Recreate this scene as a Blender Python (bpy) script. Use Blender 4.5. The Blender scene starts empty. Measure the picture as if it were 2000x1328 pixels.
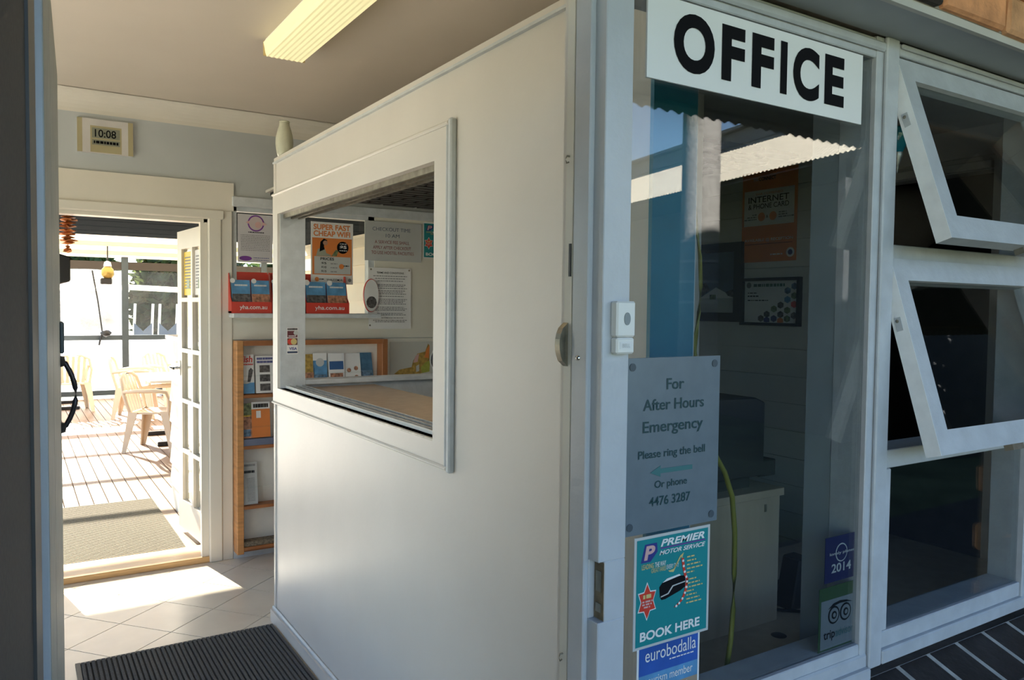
import bpy, bmesh, math, random
from mathutils import Vector, Matrix
random.seed(7)
SC = bpy.context.scene
COL = SC.collection

# ------------------------------------------------------------------ camera
FPX, YAW, PITCH, ROLL, EYE = 1526.0, .5665, .0412, .011, 1.55
_cy, _sy, _cp, _sp = math.cos(YAW), math.sin(YAW), math.cos(PITCH), math.sin(PITCH)
FWD = Vector((_sy*_cp, _cy*_cp, -_sp))
_r = Vector((_cy, -_sy, 0)); _u = _r.cross(FWD)
RGT = math.cos(ROLL)*_r + math.sin(ROLL)*_u
UPV = -math.sin(ROLL)*_r + math.cos(ROLL)*_u
cam = bpy.data.objects.new('camera', bpy.data.cameras.new('camera'))
COL.objects.link(cam)
cam.matrix_world = Matrix(((RGT.x, UPV.x, -FWD.x, 0), (RGT.y, UPV.y, -FWD.y, 0), (RGT.z, UPV.z, -FWD.z, EYE), (0, 0, 0, 1)))
cam.data.sensor_width = 36; cam.data.lens = FPX/2000*36
cam.data.clip_start = .02; cam.data.clip_end = 500
SC.camera = cam

# ------------------------------------------------------------------ light
SUN_EL, SUN_AZ = math.radians(28), math.radians(-11)     # azimuth from +Y towards +X
w = bpy.data.worlds.new('sky'); SC.world = w; w.use_nodes = True
nt = w.node_tree; nt.nodes.clear()
sky = nt.nodes.new('ShaderNodeTexSky'); sky.sky_type = 'NISHITA'
sky.sun_disc = False; sky.sun_elevation = SUN_EL; sky.sun_rotation = SUN_AZ
sky.air_density = .9; sky.dust_density = .0; sky.ozone_density = 2.6
bg = nt.nodes.new('ShaderNodeBackground'); bg.inputs[1].default_value = .17
out = nt.nodes.new('ShaderNodeOutputWorld')
nt.links.new(sky.outputs[0], bg.inputs[0]); nt.links.new(bg.outputs[0], out.inputs[0])
sun = bpy.data.objects.new('sun', bpy.data.lights.new('sun', 'SUN')); COL.objects.link(sun)
sun.data.energy = 21.0; sun.data.angle = .009; sun.data.color = (1, .95, .88)
_ts = Vector((math.sin(SUN_AZ)*math.cos(SUN_EL), math.cos(SUN_AZ)*math.cos(SUN_EL), math.sin(SUN_EL)))
sun.rotation_euler = _ts.to_track_quat('Z', 'Y').to_euler(); sun.location = (0, 12, 9)
SC.view_settings.view_transform = 'Standard'; SC.view_settings.look = 'None'
SC.view_settings.gamma = 1; SC.view_settings.use_curve_mapping = False
SC.view_settings.exposure = 1.45
SC.cycles.max_bounces = 10; SC.cycles.diffuse_bounces = 6; SC.cycles.transparent_max_bounces = 16
SC.cycles.sample_clamp_indirect = 6; SC.cycles.caustics_reflective = False

# ------------------------------------------------------------------ pixel -> point
def ray(px, py):
    return RGT*((px-1000)/FPX) - UPV*((py-664)/FPX) + FWD
def onY(px, py, Y):
    d = ray(px, py); d = d*(Y/d.y); return Vector((d.x, Y, d.z+EYE))
def onX(px, py, X):
    d = ray(px, py); d = d*(X/d.x); return Vector((X, d.y, d.z+EYE))
def onZ(px, py, Z):
    d = ray(px, py); d = d*((Z-EYE)/d.z); return Vector((d.x, d.y, Z))

# ------------------------------------------------------------------ materials
MATS = {}
def mat(name, col, rough=.55, var=.06, scale=9., bump=0., bscale=60., metal=0., emit=None, estr=0., spec=.5, stretch=None, coat=0., trans=0.):
    if name in MATS: return MATS[name]
    m = bpy.data.materials.new(name); m.use_nodes = True
    n = m.node_tree; b = n.nodes['Principled BSDF']; L = n.links.new
    b.inputs['Roughness'].default_value = rough; b.inputs['Metallic'].default_value = metal
    b.inputs['Specular IOR Level'].default_value = spec
    b.inputs['Coat Weight'].default_value = coat
    c = (col[0], col[1], col[2], 1)
    b.inputs['Base Color'].default_value = c
    tc = n.nodes.new('ShaderNodeTexCoord'); mp = n.nodes.new('ShaderNodeMapping')
    L(tc.outputs['Object'], mp.inputs[0])
    if stretch: mp.inputs['Scale'].default_value = stretch
    if var:
        t = n.nodes.new('ShaderNodeTexNoise'); t.inputs['Scale'].default_value = scale; t.inputs['Detail'].default_value = 4
        L(mp.outputs[0], t.inputs['Vector'])
        r = n.nodes.new('ShaderNodeValToRGB')
        r.color_ramp.elements[0].position = .3; r.color_ramp.elements[1].position = .7
        r.color_ramp.elements[0].color = tuple(max(0, x*(1-var)) for x in col)+(1,)
        r.color_ramp.elements[1].color = tuple(min(1, x*(1+var)) for x in col)+(1,)
        L(t.outputs['Fac'], r.inputs[0]); L(r.outputs[0], b.inputs['Base Color'])
    if bump:
        t2 = n.nodes.new('ShaderNodeTexNoise'); t2.inputs['Scale'].default_value = bscale; t2.inputs['Detail'].default_value = 3
        L(mp.outputs[0], t2.inputs['Vector'])
        bp = n.nodes.new('ShaderNodeBump'); bp.inputs['Strength'].default_value = bump; bp.inputs['Distance'].default_value = .01
        L(t2.outputs['Fac'], bp.inputs['Height']); L(bp.outputs[0], b.inputs['Normal'])
    if emit:
        b.inputs['Emission Color'].default_value = (*emit, 1); b.inputs['Emission Strength'].default_value = estr
    if trans:                                   # thin translucent sheet
        o = n.nodes['Material Output']; tr = n.nodes.new('ShaderNodeBsdfTranslucent'); tr.inputs[0].default_value = c
        mx = n.nodes.new('ShaderNodeMixShader'); mx.inputs[0].default_value = trans
        L(b.outputs[0], mx.inputs[1]); L(tr.outputs[0], mx.inputs[2]); L(mx.outputs[0], o.inputs[0])
    MATS[name] = m; return m
def glass(name, tint=(.95, .97, .96), f0=.04, haze=0., hazecol=(.9, .9, .88), bump=0., bscale=6., rough=.0):
    m = bpy.data.materials.new(name); m.use_nodes = True
    n = m.node_tree; n.nodes.clear(); L = n.links.new; N = n.nodes.new
    o = N('ShaderNodeOutputMaterial'); tr = N('ShaderNodeBsdfTransparent'); tr.inputs[0].default_value = (*tint, 1)
    gl = N('ShaderNodeBsdfGlossy'); gl.inputs['Roughness'].default_value = rough
    g = N('ShaderNodeNewGeometry'); d = N('ShaderNodeVectorMath'); d.operation = 'DOT_PRODUCT'
    L(g.outputs['Incoming'], d.inputs[0]); L(g.outputs['Normal'], d.inputs[1])
    def ma(op, a, b):
        q = N('ShaderNodeMath'); q.operation = op
        for i, v in enumerate((a, b)):
            if v is None: continue
            if isinstance(v, (int, float)): q.inputs[i].default_value = v
            else: L(v, q.inputs[i])
        return q.outputs[0]
    c = ma('ABSOLUTE', d.outputs['Value'], None)
    f = ma('ADD', ma('MULTIPLY', ma('POWER', ma('SUBTRACT', 1., c), 5.), 1-f0), f0)
    mx = N('ShaderNodeMixShader'); L(f, mx.inputs[0]); L(tr.outputs[0], mx.inputs[1]); L(gl.outputs[0], mx.inputs[2])
    last = mx.outputs[0]
    if bump:
        tc = N('ShaderNodeTexCoord'); t = N('ShaderNodeTexNoise'); t.inputs['Scale'].default_value = bscale; t.inputs['Detail'].default_value = 5
        L(tc.outputs['Object'], t.inputs['Vector']); bp = N('ShaderNodeBump'); bp.inputs['Strength'].default_value = bump; bp.inputs['Distance'].default_value = .05
        L(t.outputs['Fac'], bp.inputs['Height']); L(bp.outputs[0], gl.inputs['Normal'])
    if haze:
        df = N('ShaderNodeBsdfDiffuse'); df.inputs[0].default_value = (*hazecol, 1)
        ts = N('ShaderNodeBsdfTranslucent'); ts.inputs[0].default_value = (*hazecol, 1)
        m1 = N('ShaderNodeMixShader'); m1.inputs[0].default_value = .6; L(df.outputs[0], m1.inputs[1]); L(ts.outputs[0], m1.inputs[2])
        m2 = N('ShaderNodeMixShader'); m2.inputs[0].default_value = haze
        if bump:
            t3 = N('ShaderNodeTexNoise'); t3.inputs['Scale'].default_value = 2.2; t3.inputs['Detail'].default_value = 6; L(tc.outputs['Object'], t3.inputs['Vector'])
            L(ma('MULTIPLY', t3.outputs['Fac'], haze*2), m2.inputs[0])
        L(last, m2.inputs[1]); L(m1.outputs[0], m2.inputs[2]); last = m2.outputs[0]
    L(last, o.inputs[0]); MATS[name] = m; return m

WHITE = mat('white_wall_paint', (.68, .645, .60), .42, .03, 3, .06, 40)
CREAM = mat('cream_trim_paint', (.72, .68, .60), .4, .03, 4)
BLUEGREY = mat('pale_grey_wall_paint', (.50, .53, .54), .55, .04, 3)
CEIL = mat('ceiling_paint', (.62, .555, .475), .5, .03, 2)
WINW = mat('window_frame_paint', (.47, .49, .515), .45, .08, 20, .15, 60)
FRAME = mat('pale_blue_grey_gloss_paint', (.52, .54, .575), .3, .05, 12, .08, 70)
FRAMEW = mat('weathered_white_paint', (.56, .59, .61), .45, .08, 20, .15, 60)
LINTEL = mat('grey_lintel_paint', (.33, .36, .39), .4, .08, 6)
TEAL = mat('teal_paint', (.02, .19, .29), .4, .08, 8)
TILE = mat('cream_floor_tile', (.80, .73, .62), .22, .05, 5)
GROUT = mat('brown_grout', (.17, .12, .07), .8)
TIMBER = mat('honey_timber', (.52, .25, .09), .4, .22, 6, stretch=(1, 1, 8))
RACK = mat('red_brown_timber', (.34, .13, .045), .4, .2, 8, stretch=(1, 1, .15))
THRESH = mat('golden_threshold_timber', (.66, .40, .17), .35, .15, 7, stretch=(.2, 4, 1))
DECK = mat('deck_timber', (.23, .148, .092), .5, .2, 3, .15, 30, stretch=(5, .25, 1))
LAM = mat('ash_laminate', (.47, .38, .28), .4, .1, 4, stretch=(6, 6, .4))
COUNTER = mat('tan_laminate', (.38, .26, .16), .25, .06, 20)
BLACK = mat('black_plastic', (.015, .015, .017), .4, .1)
DARKMETAL = mat('dark_steel_paint', (.05, .07, .085), .4, .1)
CHROME = mat('chrome', (.7, .7, .68), .2, .02, metal=1)
OLDMETAL = mat('tarnished_metal', (.32, .29, .23), .4, .25, 30, metal=.9)
GREYMETAL = mat('aluminium_track', (.52, .50, .44), .4, .2, 30, metal=.1)
PLASTIC = mat('white_plastic', (.80, .79, .76), .35, .02)
CHAIRP = mat('cream_chair_plastic', (.72, .60, .46), .4, .03)
RED = mat('print_red', (.62, .05, .03), .4, .05)
ORANGE = mat('print_orange', (.72, .22, .05), .45, .05)
PWHITE = mat('paper_white', (.78, .77, .76), .5, .02)
PGREY = mat('paper_grey', (.52, .53, .52), .5, .02)
INK = mat('print_black', (.008, .008, .01), .8, 0, spec=.1)
INKGREY = mat('print_grey', (.22, .22, .23), .5, 0)
INKBLUE = mat('print_navy', (.03, .04, .22), .4, 0)
SKYB = mat('print_sky_blue', (.10, .28, .50), .45, .25, 20)
TEALP = mat('print_teal', (.01, .23, .25), .4, .03)
YELLOW = mat('print_yellow', (.80, .58, .04), .45, .03)
PURPLE = mat('print_purple', (.16, .03, .26), .4, .05)
GOLD = mat('print_gold', (.62, .50, .20), .45, 0)
PINK = mat('print_pink', (.62, .38, .36), .5, .1)
PHOTO = mat('print_photo_dark', (.10, .09, .09), .4, .8, 60)
PHOTOB = mat('print_photo_blue', (.12, .20, .30), .4, .7, 50)
PHOTOG = mat('print_photo_green', (.16, .20, .10), .4, .7, 50)
PHOTOR = mat('print_photo_warm', (.42, .20, .12), .4, .6, 50)
SKIN = mat('print_skin', (.45, .24, .15), .5, .1)
GLASS = glass('window_glass', (.86, .89, .90), .075)
GLASSI = glass('clear_glass', (.97, .98, .97), .02)

# ------------------------------------------------------------------ mesh helpers
class B:
    """collects shapes (world coordinates) into one mesh"""
    def __init__(s): s.v = []; s.f = []; s.smooth = []
    def add(s, vs, fs, sm=False):
        o = len(s.v); s.v += [Vector(v) for v in vs]; s.f += [[i+o for i in f] for f in fs]; s.smooth += [sm]*len(fs); return s
    def box(s, x0, x1, y0, y1, z0, z1):
        if x0 > x1: x0, x1 = x1, x0
        if y0 > y1: y0, y1 = y1, y0
        if z0 > z1: z0, z1 = z1, z0
        return s.add([(x0,y0,z0),(x1,y0,z0),(x1,y1,z0),(x0,y1,z0),(x0,y0,z1),(x1,y0,z1),(x1,y1,z1),(x0,y1,z1)],
                     [(0,3,2,1),(4,5,6,7),(0,1,5,4),(1,2,6,5),(2,3,7,6),(3,0,4,7)])
    def obox(s, o, a, b, c):
        """box from corner o with edge vectors a, b, c"""
        o, a, b, c = Vector(o), Vector(a), Vector(b), Vector(c)
        fs = [(0,3,2,1),(4,5,6,7),(0,1,5,4),(1,2,6,5),(2,3,7,6),(3,0,4,7)]
        if a.cross(b).dot(c) < 0: fs = [f[::-1] for f in fs]
        return s.add([o,o+a,o+a+b,o+b,o+c,o+a+c,o+a+b+c,o+b+c], fs)
    def prism(s, poly, ext):
        """poly: list of 3D points, extruded by vector ext"""
        n = len(poly); p = [Vector(q) for q in poly]; e = Vector(ext)
        fs = [tuple(range(n))[::-1], tuple(range(n, 2*n))]+[(i, (i+1) % n, n+(i+1) % n, n+i) for i in range(n)]
        nn = sum(((p[i]).cross(p[(i+1) % n]) for i in range(n)), Vector())
        if nn.dot(e) < 0: fs = [f[::-1] for f in fs]
        return s.add(p+[q+e for q in p], fs)
    def quad(s, a, b, c, d): return s.add([a, b, c, d], [(0, 1, 2, 3)])
    def tube(s, pts, r, n=8, caps=True):
        pts = [Vector(p) for p in pts]; rs = r if isinstance(r, (list, tuple)) else [r]*len(pts)
        vs = []; fs = []; ref = None
        for i, p in enumerate(pts):
            t = (pts[min(i+1, len(pts)-1)]-pts[max(i-1, 0)]).normalized()
            if ref is None: ref = Vector((0, 0, 1)) if abs(t.z) < .9 else Vector((1, 0, 0))
            a = t.cross(ref).normalized(); b = t.cross(a).normalized(); ref = -b if False else ref
            for k in range(n):
                q = 2*math.pi*k/n; vs.append(p+(a*math.cos(q)+b*math.sin(q))*rs[i])
        for i in range(len(pts)-1):
            for k in range(n):
                k2 = (k+1) % n; fs.append((i*n+k, i*n+k2, (i+1)*n+k2, (i+1)*n+k))
        s.add(vs, fs, True)
        if caps:
            m = len(pts)-1; s.add([vs[k] for k in range(n)], [tuple(range(n))[::-1]]); s.add([vs[m*n+k] for k in range(n)], [tuple(range(n))])
        return s
    def lathe(s, c, prof, n=20, axis='z'):
        c = Vector(c); vs = []; fs = []
        for r, h in prof:
            for k in range(n):
                q = 2*math.pi*k/n; x, y = r*math.cos(q), r*math.sin(q)
                vs.append(c+(Vector((x, y, h)) if axis == 'z' else Vector((h, x, y)) if axis == 'x' else Vector((y, h, x))))
        for i in range(len(prof)-1):
            for k in range(n):
                k2 = (k+1) % n; fs.append((i*n+k, i*n+k2, (i+1)*n+k2, (i+1)*n+k))
        return s.add(vs, fs, True)

def wloc(o):
    v = Vector()
    while o is not None: v += o.location; o = o.parent
    return v
def make(name, b, m, parent=None, bevel=0, label=None, cat=None, group=None, kind=None):
    vs = b.v
    if parent is None:
        xs = [v.x for v in vs]; ys = [v.y for v in vs]; zs = [v.z for v in vs]
        org = Vector(((min(xs)+max(xs))/2, (min(ys)+max(ys))/2, min(zs)))
    else: org = wloc(parent)
    me = bpy.data.meshes.new(name); me.from_pydata([v-org for v in vs], [], b.f)
    me.polygons.foreach_set('use_smooth', b.smooth); me.materials.append(m)
    if bevel:
        bm = bmesh.new(); bm.from_mesh(me)
        bmesh.ops.bevel(bm, geom=list(bm.edges), offset=bevel, segments=1, affect='EDGES'); bm.to_mesh(me); bm.free()
    me.update()
    o = bpy.data.objects.new(name, me); COL.objects.link(o)
    if parent is None: o.location = org
    else: o.parent = parent
    tag(o, label, cat, group, kind); return o
def tag(o, label=None, cat=None, group=None, kind=None):
    if label: o['label'] = label
    if cat: o['category'] = cat
    if group: o['group'] = group
    if kind: o['kind'] = kind
    return o
def thing(name, loc, label=None, cat=None, group=None, kind=None):
    o = bpy.data.objects.new(name, None); COL.objects.link(o); o.location = loc; o.empty_display_size = .05
    return tag(o, label, cat, group, kind)
def struct(name, loc=(0, 0, 0), label=None): return thing(name, loc, label, None, None, 'structure')
def bx(name, m, parent, *d, bevel=0, **k): return make(name, B().box(*d), m, parent, bevel, **k)
def clone(o, parent=None):
    c = o.copy(); COL.objects.link(c); c.parent = parent
    for ch in list(o.children): clone(ch, c)
    return c

def text_mesh(s, bold=0.):
    cu = bpy.data.curves.new('lettering', 'FONT'); cu.body = s; cu.offset = bold; cu.resolution_u = 6
    ob = bpy.data.objects.new('lettering', cu); COL.objects.link(ob)
    bpy.context.view_layer.update()
    me = bpy.data.meshes.new_from_object(ob.evaluated_get(bpy.context.evaluated_depsgraph_get()))
    bpy.data.objects.remove(ob); bpy.data.curves.remove(cu); return me

class Sheet:
    """a flat printed thing: O lower-left corner, U right, V up, N towards the viewer"""
    def __init__(s, name, O, U, V, w, h, m, label=None, cat=None, group=None, thick=.002, parent=None, part='sheet'):
        s.O, s.U, s.V, s.w, s.h = Vector(O), Vector(U).normalized(), Vector(V).normalized(), w, h
        s.N = s.U.cross(s.V).normalized(); s.t = thick
        s.root = thing(name, s.O+s.U*w/2, label, cat, group) if parent is None else parent
        make(part, B().obox(s.O, s.U*w, s.V*h, s.N*thick), m, s.root)
    def P(s, u, v, lay=1): return s.O+s.U*(u*s.w)+s.V*(v*s.h)+s.N*(s.t+.0005*lay)
    def poly(s, name, pts, m, lay=1):
        p = [s.P(u, v, lay) for u, v in pts]
        return make(name, B().prism([q-s.N*.0004 for q in p], s.N*.0004), m, s.root)
    def rect(s, name, u0, v0, u1, v1, m, lay=1): return s.poly(name, [(u0, v0), (u1, v0), (u1, v1), (u0, v1)], m, lay)
    def disc(s, name, u, v, r, m, lay=1, n=24, ry=None):
        """r as a share of the width"""
        k = s.w/s.h; ry = r if ry is None else ry
        return s.poly(name, [(u+r*math.cos(2*math.pi*i/n), v+ry*k*math.sin(2*math.pi*i/n)) for i in range(n)], m, lay)
    def text(s, string, u0, v0, u1, v1, m, lay=2, bold=0., slant=0., name='lettering', rise=0.):
        me = text_mesh(string, bold); vs = [v.co.copy() for v in me.vertices]
        x0, x1 = min(v.x for v in vs), max(v.x for v in vs); y0, y1 = min(v.y for v in vs), max(v.y for v in vs)
        org = s.root.location
        for i, v in enumerate(me.vertices):
            a = (vs[i].x-x0)/(x1-x0); c = (vs[i].y-y0)/(y1-y0)
            v.co = s.P(u0+(u1-u0)*a+slant*(c-.5), v0+(v1-v0)*c+rise*a, lay)-org
        me.materials.clear(); me.materials.append(m); me.update(); me.name = name
        o = bpy.data.objects.new(name, me); COL.objects.link(o); o.parent = s.root; return o
    def lines(s, rows, m, lay=2, name='small_print', seed=1, cen=None):
        """rows of illegible print: (v, height, u0, u1)"""
        rnd = random.Random(seed); b = B()
        for v, h, u0, u1 in rows:
            u = u0
            while u < u1-.004:
                l = min(rnd.uniform(.02, .07), u1-u)
                b.add([s.P(u, v, lay), s.P(u+l, v, lay), s.P(u+l, v+h, lay), s.P(u, v+h, lay)], [(0, 1, 2, 3)])
                u += l+.012
        return make(name, b, m, s.root)
def sheetY(name, px0, py0, px1, py1, Y, m, label, cat='poster', group=None, **k):
    """sheet on a plane facing -Y from its upper-left and lower-right pixel"""
    a, c = onY(px0, py0, Y), onY(px1, py1, Y)
    return Sheet(name, (a.x, Y, c.z), (1, 0, 0), (0, 0, 1), c.x-a.x, a.z-c.z, m, label, cat, group, **k)
def sheetX(name, px0, py0, px1, py1, X, m, label, cat='poster', group=None, **k):
    a, c = onX(px0, py0, X), onX(px1, py1, X)
    return Sheet(name, (X, a.y, c.z), (0, -1, 0), (0, 0, 1), a.y-c.y, a.z-c.z, m, label, cat, group, **k)

# ================================================================== SETTING
CZ = 2.70                 # ceiling
YB = 4.90                 # back wall
XP0, XP1 = 1.06, 1.18     # partition
XR = 3.0                  # office side wall
# --- tiled floor, each tile a part
fl = struct('floor', (0, 3, 0), 'cream square floor tiles laid diagonally with brown grout')
bx('grout_bed', GROUT, fl, -1.3, XR, 1.0, YB, -.12, -.004)
def clip(poly, x0, x1, y0, y1):
    for ax, lim, sg in ((0, x0, 1), (0, x1, -1), (1, y0, 1), (1, y1, -1)):
        o = []
        for i in range(len(poly)):
            a, c = poly[i-1], poly[i]; ia, ic = (a[ax]-lim)*sg >= 0, (c[ax]-lim)*sg >= 0
            if ia != ic:
                t = (lim-a[ax])/(c[ax]-a[ax]); o.append((a[0]+t*(c[0]-a[0]), a[1]+t*(c[1]-a[1])))
            if ic: o.append(c)
        poly = o
        if not poly: return poly
    return poly
a1, a2 = math.radians(-50), math.radians(40); S = .3
e1, e2 = (math.cos(a1)*S, math.sin(a1)*S), (math.cos(a2)*S, math.sin(a2)*S)
for i in range(-16, 16):
    for j in range(-16, 16):
        x, y = .217+i*e1[0]+j*e2[0], 4.384+i*e1[1]+j*e2[1]
        g = .0022/S
        q = [(x+a*e1[0]+c*e2[0], y+a*e1[1]+c*e2[1]) for a, c in ((g, g), (1-g, g), (1-g, 1-g), (g, 1-g))]
        for x0, x1, y0, y1 in ((-1.29, XP0, 1.08, YB), (XP0, XR, 3.82, YB)):
            p = clip(q, x0, x1, y0, y1)
            if len(p) > 2: make('floor_tile', B().prism([(u, v, -.006) for u, v in p], (0, 0, .006)), TILE, fl)
# --- ceiling and cornice
cl = struct('ceiling', (0, 3, CZ), 'cream painted hall ceiling')
bx('ceiling_sheet', CEIL, cl, -1.4, XR+.1, 1.0, YB+.1, CZ, CZ+.06)
prof = [(YB, 2.589)]+[(YB-.09*(1-math.cos(t)), 2.589+.108*math.sin(t)) for t in [math.pi/2*i/8 for i in range(1, 9)]]+[(YB, 2.6985)]
make('trim_1', B().prism([(-1.3, y, z) for y, z in prof], (4.3, 0, 0)), CREAM, label='cream cove cornice along the back wall', kind='structure')
# --- walls
XL = -1.3
b = B(); b.box(XL-.1, XL, 1.1, 1.3, 0, CZ); b.box(XL-.1, XL, 4.7, YB, 0, CZ); b.box(XL-.1, XL, 1.3, 4.7, 0, .35); b.box(XL-.1, XL, 1.3, 4.7, 2.40, CZ)
make('wall_left', b, WHITE, label='white hall wall at left with an added wide window', kind='structure')
w4 = struct('window_added', (XL, 3, .75), 'wide unseen side window added at left to light the hall')  # window added out of view to let daylight into the hall
for y in (1.3, 2.41, 3.53, 4.65): bx('window_stile', FRAMEW, w4, XL-.09, XL-.03, y, y+.05, .35, 2.4)
for z in (.35, 2.35): bx('window_rail', FRAMEW, w4, XL-.09, XL-.03, 1.3, 4.7, z, z+.05)
bx('glass_pane', GLASSI, w4, XL-.06, XL-.056, 1.35, 4.65, .4, 2.35)
DX0, DX1, DZ = .148, .968, 2.055           # back doorway
WX0, WX1, WZ0, WZ1 = 1.115, 2.02, 1.50, 2.14   # back window
wb = B()
wb.box(-1.4, DX0, YB, YB+.1, 0, CZ); wb.box(DX0, DX1, YB, YB+.1, DZ, CZ); wb.box(DX1, WX0, YB, YB+.1, 0, CZ)
wb.box(WX0, WX1, YB, YB+.1, 0, WZ0); wb.box(WX0, WX1, YB, YB+.1, WZ1, CZ); wb.box(WX1, XR+.1, YB, YB+.1, 0, CZ)
wbk = make('wall_back', wb, BLUEGREY, label='pale grey back wall with doorway and window', kind='structure')
LINING = mat('cream_wall_lining', (.72, .69, .60), .5, .03, 4)
for z0, z1, x0, x1 in ((.09, 1.335, 1.105, XR), (1.339, 1.47, 1.105, XR), (1.47, 2.2, WX1+.0, XR)):
    bx('lining_board', LINING, wbk, x0, x1, YB-.012, YB, z0, z1)
bx('baseboard_back', FRAMEW, None, 1.107, XR, YB-.02, YB, 0, .085, kind='structure', label='white skirting under the brochure rack')
# back door casing
tr = struct('trim_2', (.5, YB, 0), 'cream timber casing round the back doorway')
bx('head_board', CREAM, tr, DX0-.1, 1.115, YB-.018, YB, 2.11, 2.276)
bx('head_moulding', CREAM, tr, DX0-.1, DX1+.09, YB-.035, YB, DZ+.0, 2.11, bevel=.006)
bx('head_lining', CREAM, tr, DX0, DX1, YB, YB+.1, DZ-.02, DZ)
bx('jamb_lining', CREAM, tr, DX1-.02, DX1, YB, YB+.1, 0.03, DZ)
bx('door_stop', CREAM, tr, DX1-.04, DX1-.02, YB+.0, YB+.04, 0.03, DZ-.02)
bx('architrave', CREAM, tr, DX1, DX1+.075, YB-.03, YB, 0, 2.06, bevel=.006)
bx('architrave_edge', CREAM, tr, DX1+.075, 1.105, YB-.02, YB, 0, 2.11, bevel=.003)
bx('architrave', CREAM, tr, DX0-.1, DX0, YB-.03, YB, 0, 2.06, bevel=.006)
bx('threshold', THRESH, None, DX0-.02, 1.03, 4.885, 5.16, 0, .035, bevel=.004, label='golden timber threshold board in the back doorway', cat='threshold')
# back window
w3 = struct('window_3', (1.5, YB, WZ0), 'back window with ledge behind the brochure stands')
bx('window_head', FRAMEW, w3, WX0-.01, XR-.4, YB-.03, YB, WZ1, 2.20, bevel=.004)
bx('window_stile', FRAMEW, w3, WX0, WX0+.02, YB+.0, YB+.06, WZ0, WZ1)
bx('window_stile', FRAMEW, w3, WX1-.04, WX1, YB+.0, YB+.06, WZ0, WZ1)
bx('window_rail', FRAMEW, w3, WX0, WX1, YB+.0, YB+.06, WZ1-.025, WZ1)
bx('ledge', FRAMEW, w3, WX0-.03, WX1+.0, YB-.13, YB+.1, WZ0-.028, WZ0, bevel=.004)
bx('glass_pane', GLASSI, w3, WX0+.02, WX1-.04, YB+.03, YB+.034, WZ0, WZ1-.025)

# --- partition
pt = struct('wall_partition', (XP0, 2.5, 0), 'white half-height reception partition with a serving hatch')
OY0, OY1, OZ0, OZ1 = 2.085, 3.72, 1.155, 1.98
PY0, PY1, PZ = 1.165, 3.80, 2.235
b = B(); b.box(XP0, XP1, PY0, OY0, 0, PZ); b.box(XP0, XP1, OY1, PY1, 0, PZ); b.box(XP0, XP1, OY0, OY1, 0, OZ0); b.box(XP0, XP1, OY0, OY1, OZ1, PZ)
make('panel', b, WHITE, pt)
bx('cap', WHITE, pt, XP0-.004, XP1+.004, PY0, PY1+.004, PZ, PZ+.016)
bx('cap_bead', FRAMEW, pt, XP0-.012, XP0, PY0, PY1, PZ-.012, PZ-.004)
bx('corner_bead', WHITE, pt, XP0-.006, XP0+.02, PY1-.02, PY1+.006, 0, PZ, bevel=.003)
# hatch trim: flat boards with a raised outer bead
TY0, TY1, TZ0, TZ1 = 1.967, 3.797, 1.077, 2.08
for nm, y0, y1, z0, z1 in (('hatch_trim', TY0+.02, OY0, TZ0, TZ1), ('hatch_trim', OY1, TY1, TZ0, TZ1), ('hatch_trim', OY0, OY1, OZ1, TZ1-.01), ('hatch_trim', OY0, OY1, TZ0+.01, OZ0-.006)):
    bx(nm, WHITE, pt, XP0-.012, XP0, y0, y1, z0, z1)
bx('trim_bead', FRAMEW, pt, XP0-.02, XP0, TY0, TY0+.02, TZ0-.004, TZ1+.004, bevel=.004)
bx('trim_bead', FRAMEW, pt, XP0-.017, XP0-.0, TY0+.028, TY0+.038, TZ0+.004, TZ1-.006, bevel=.003)
bx('trim_bead', WHITE, pt, XP0-.02, XP0, TY0+.02, TY1, TZ1-.012, TZ1, bevel=.004)
bx('trim_bead', WHITE, pt, XP0-.02, XP0, TY0+.02, TY1, TZ0, TZ0+.012, bevel=.004)
bx('reveal', FRAMEW, pt, XP0, XP1, OY1-.006, OY1, OZ0, OZ1)
bx('hatch_sill', GREYMETAL, pt, XP0-.012, XP1, OY0, OY1, OZ0-.006, OZ0)
for i, x in enumerate((1.085, 1.105, 1.135, 1.165)):
    bx('sill_track', GREYMETAL if i else PLASTIC, pt, x, x+.006, OY0, OY1-.006, OZ0, OZ0+.012)
for x in (1.075, 1.11, 1.145):
    bx('head_track', OLDMETAL, pt, x, x+.012, OY0, OY1-.006, OZ1-.02, OZ1)

bx('wedge', OLDMETAL, pt, 1.09, 1.105, 2.12, 2.2, OZ0+.001, OZ0+.012)
bb = struct('baseboard_partition', (XP0, 2.5, 0), 'white moulded skirting along the partition')
bx('board', WHITE, bb, XP0-.02, XP0, PY0, PY1+.02, 0, .06)
bx('moulding', FRAMEW, bb, XP0-.014, XP0, PY0, PY1+.014, .06, .078, bevel=.005)
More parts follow.
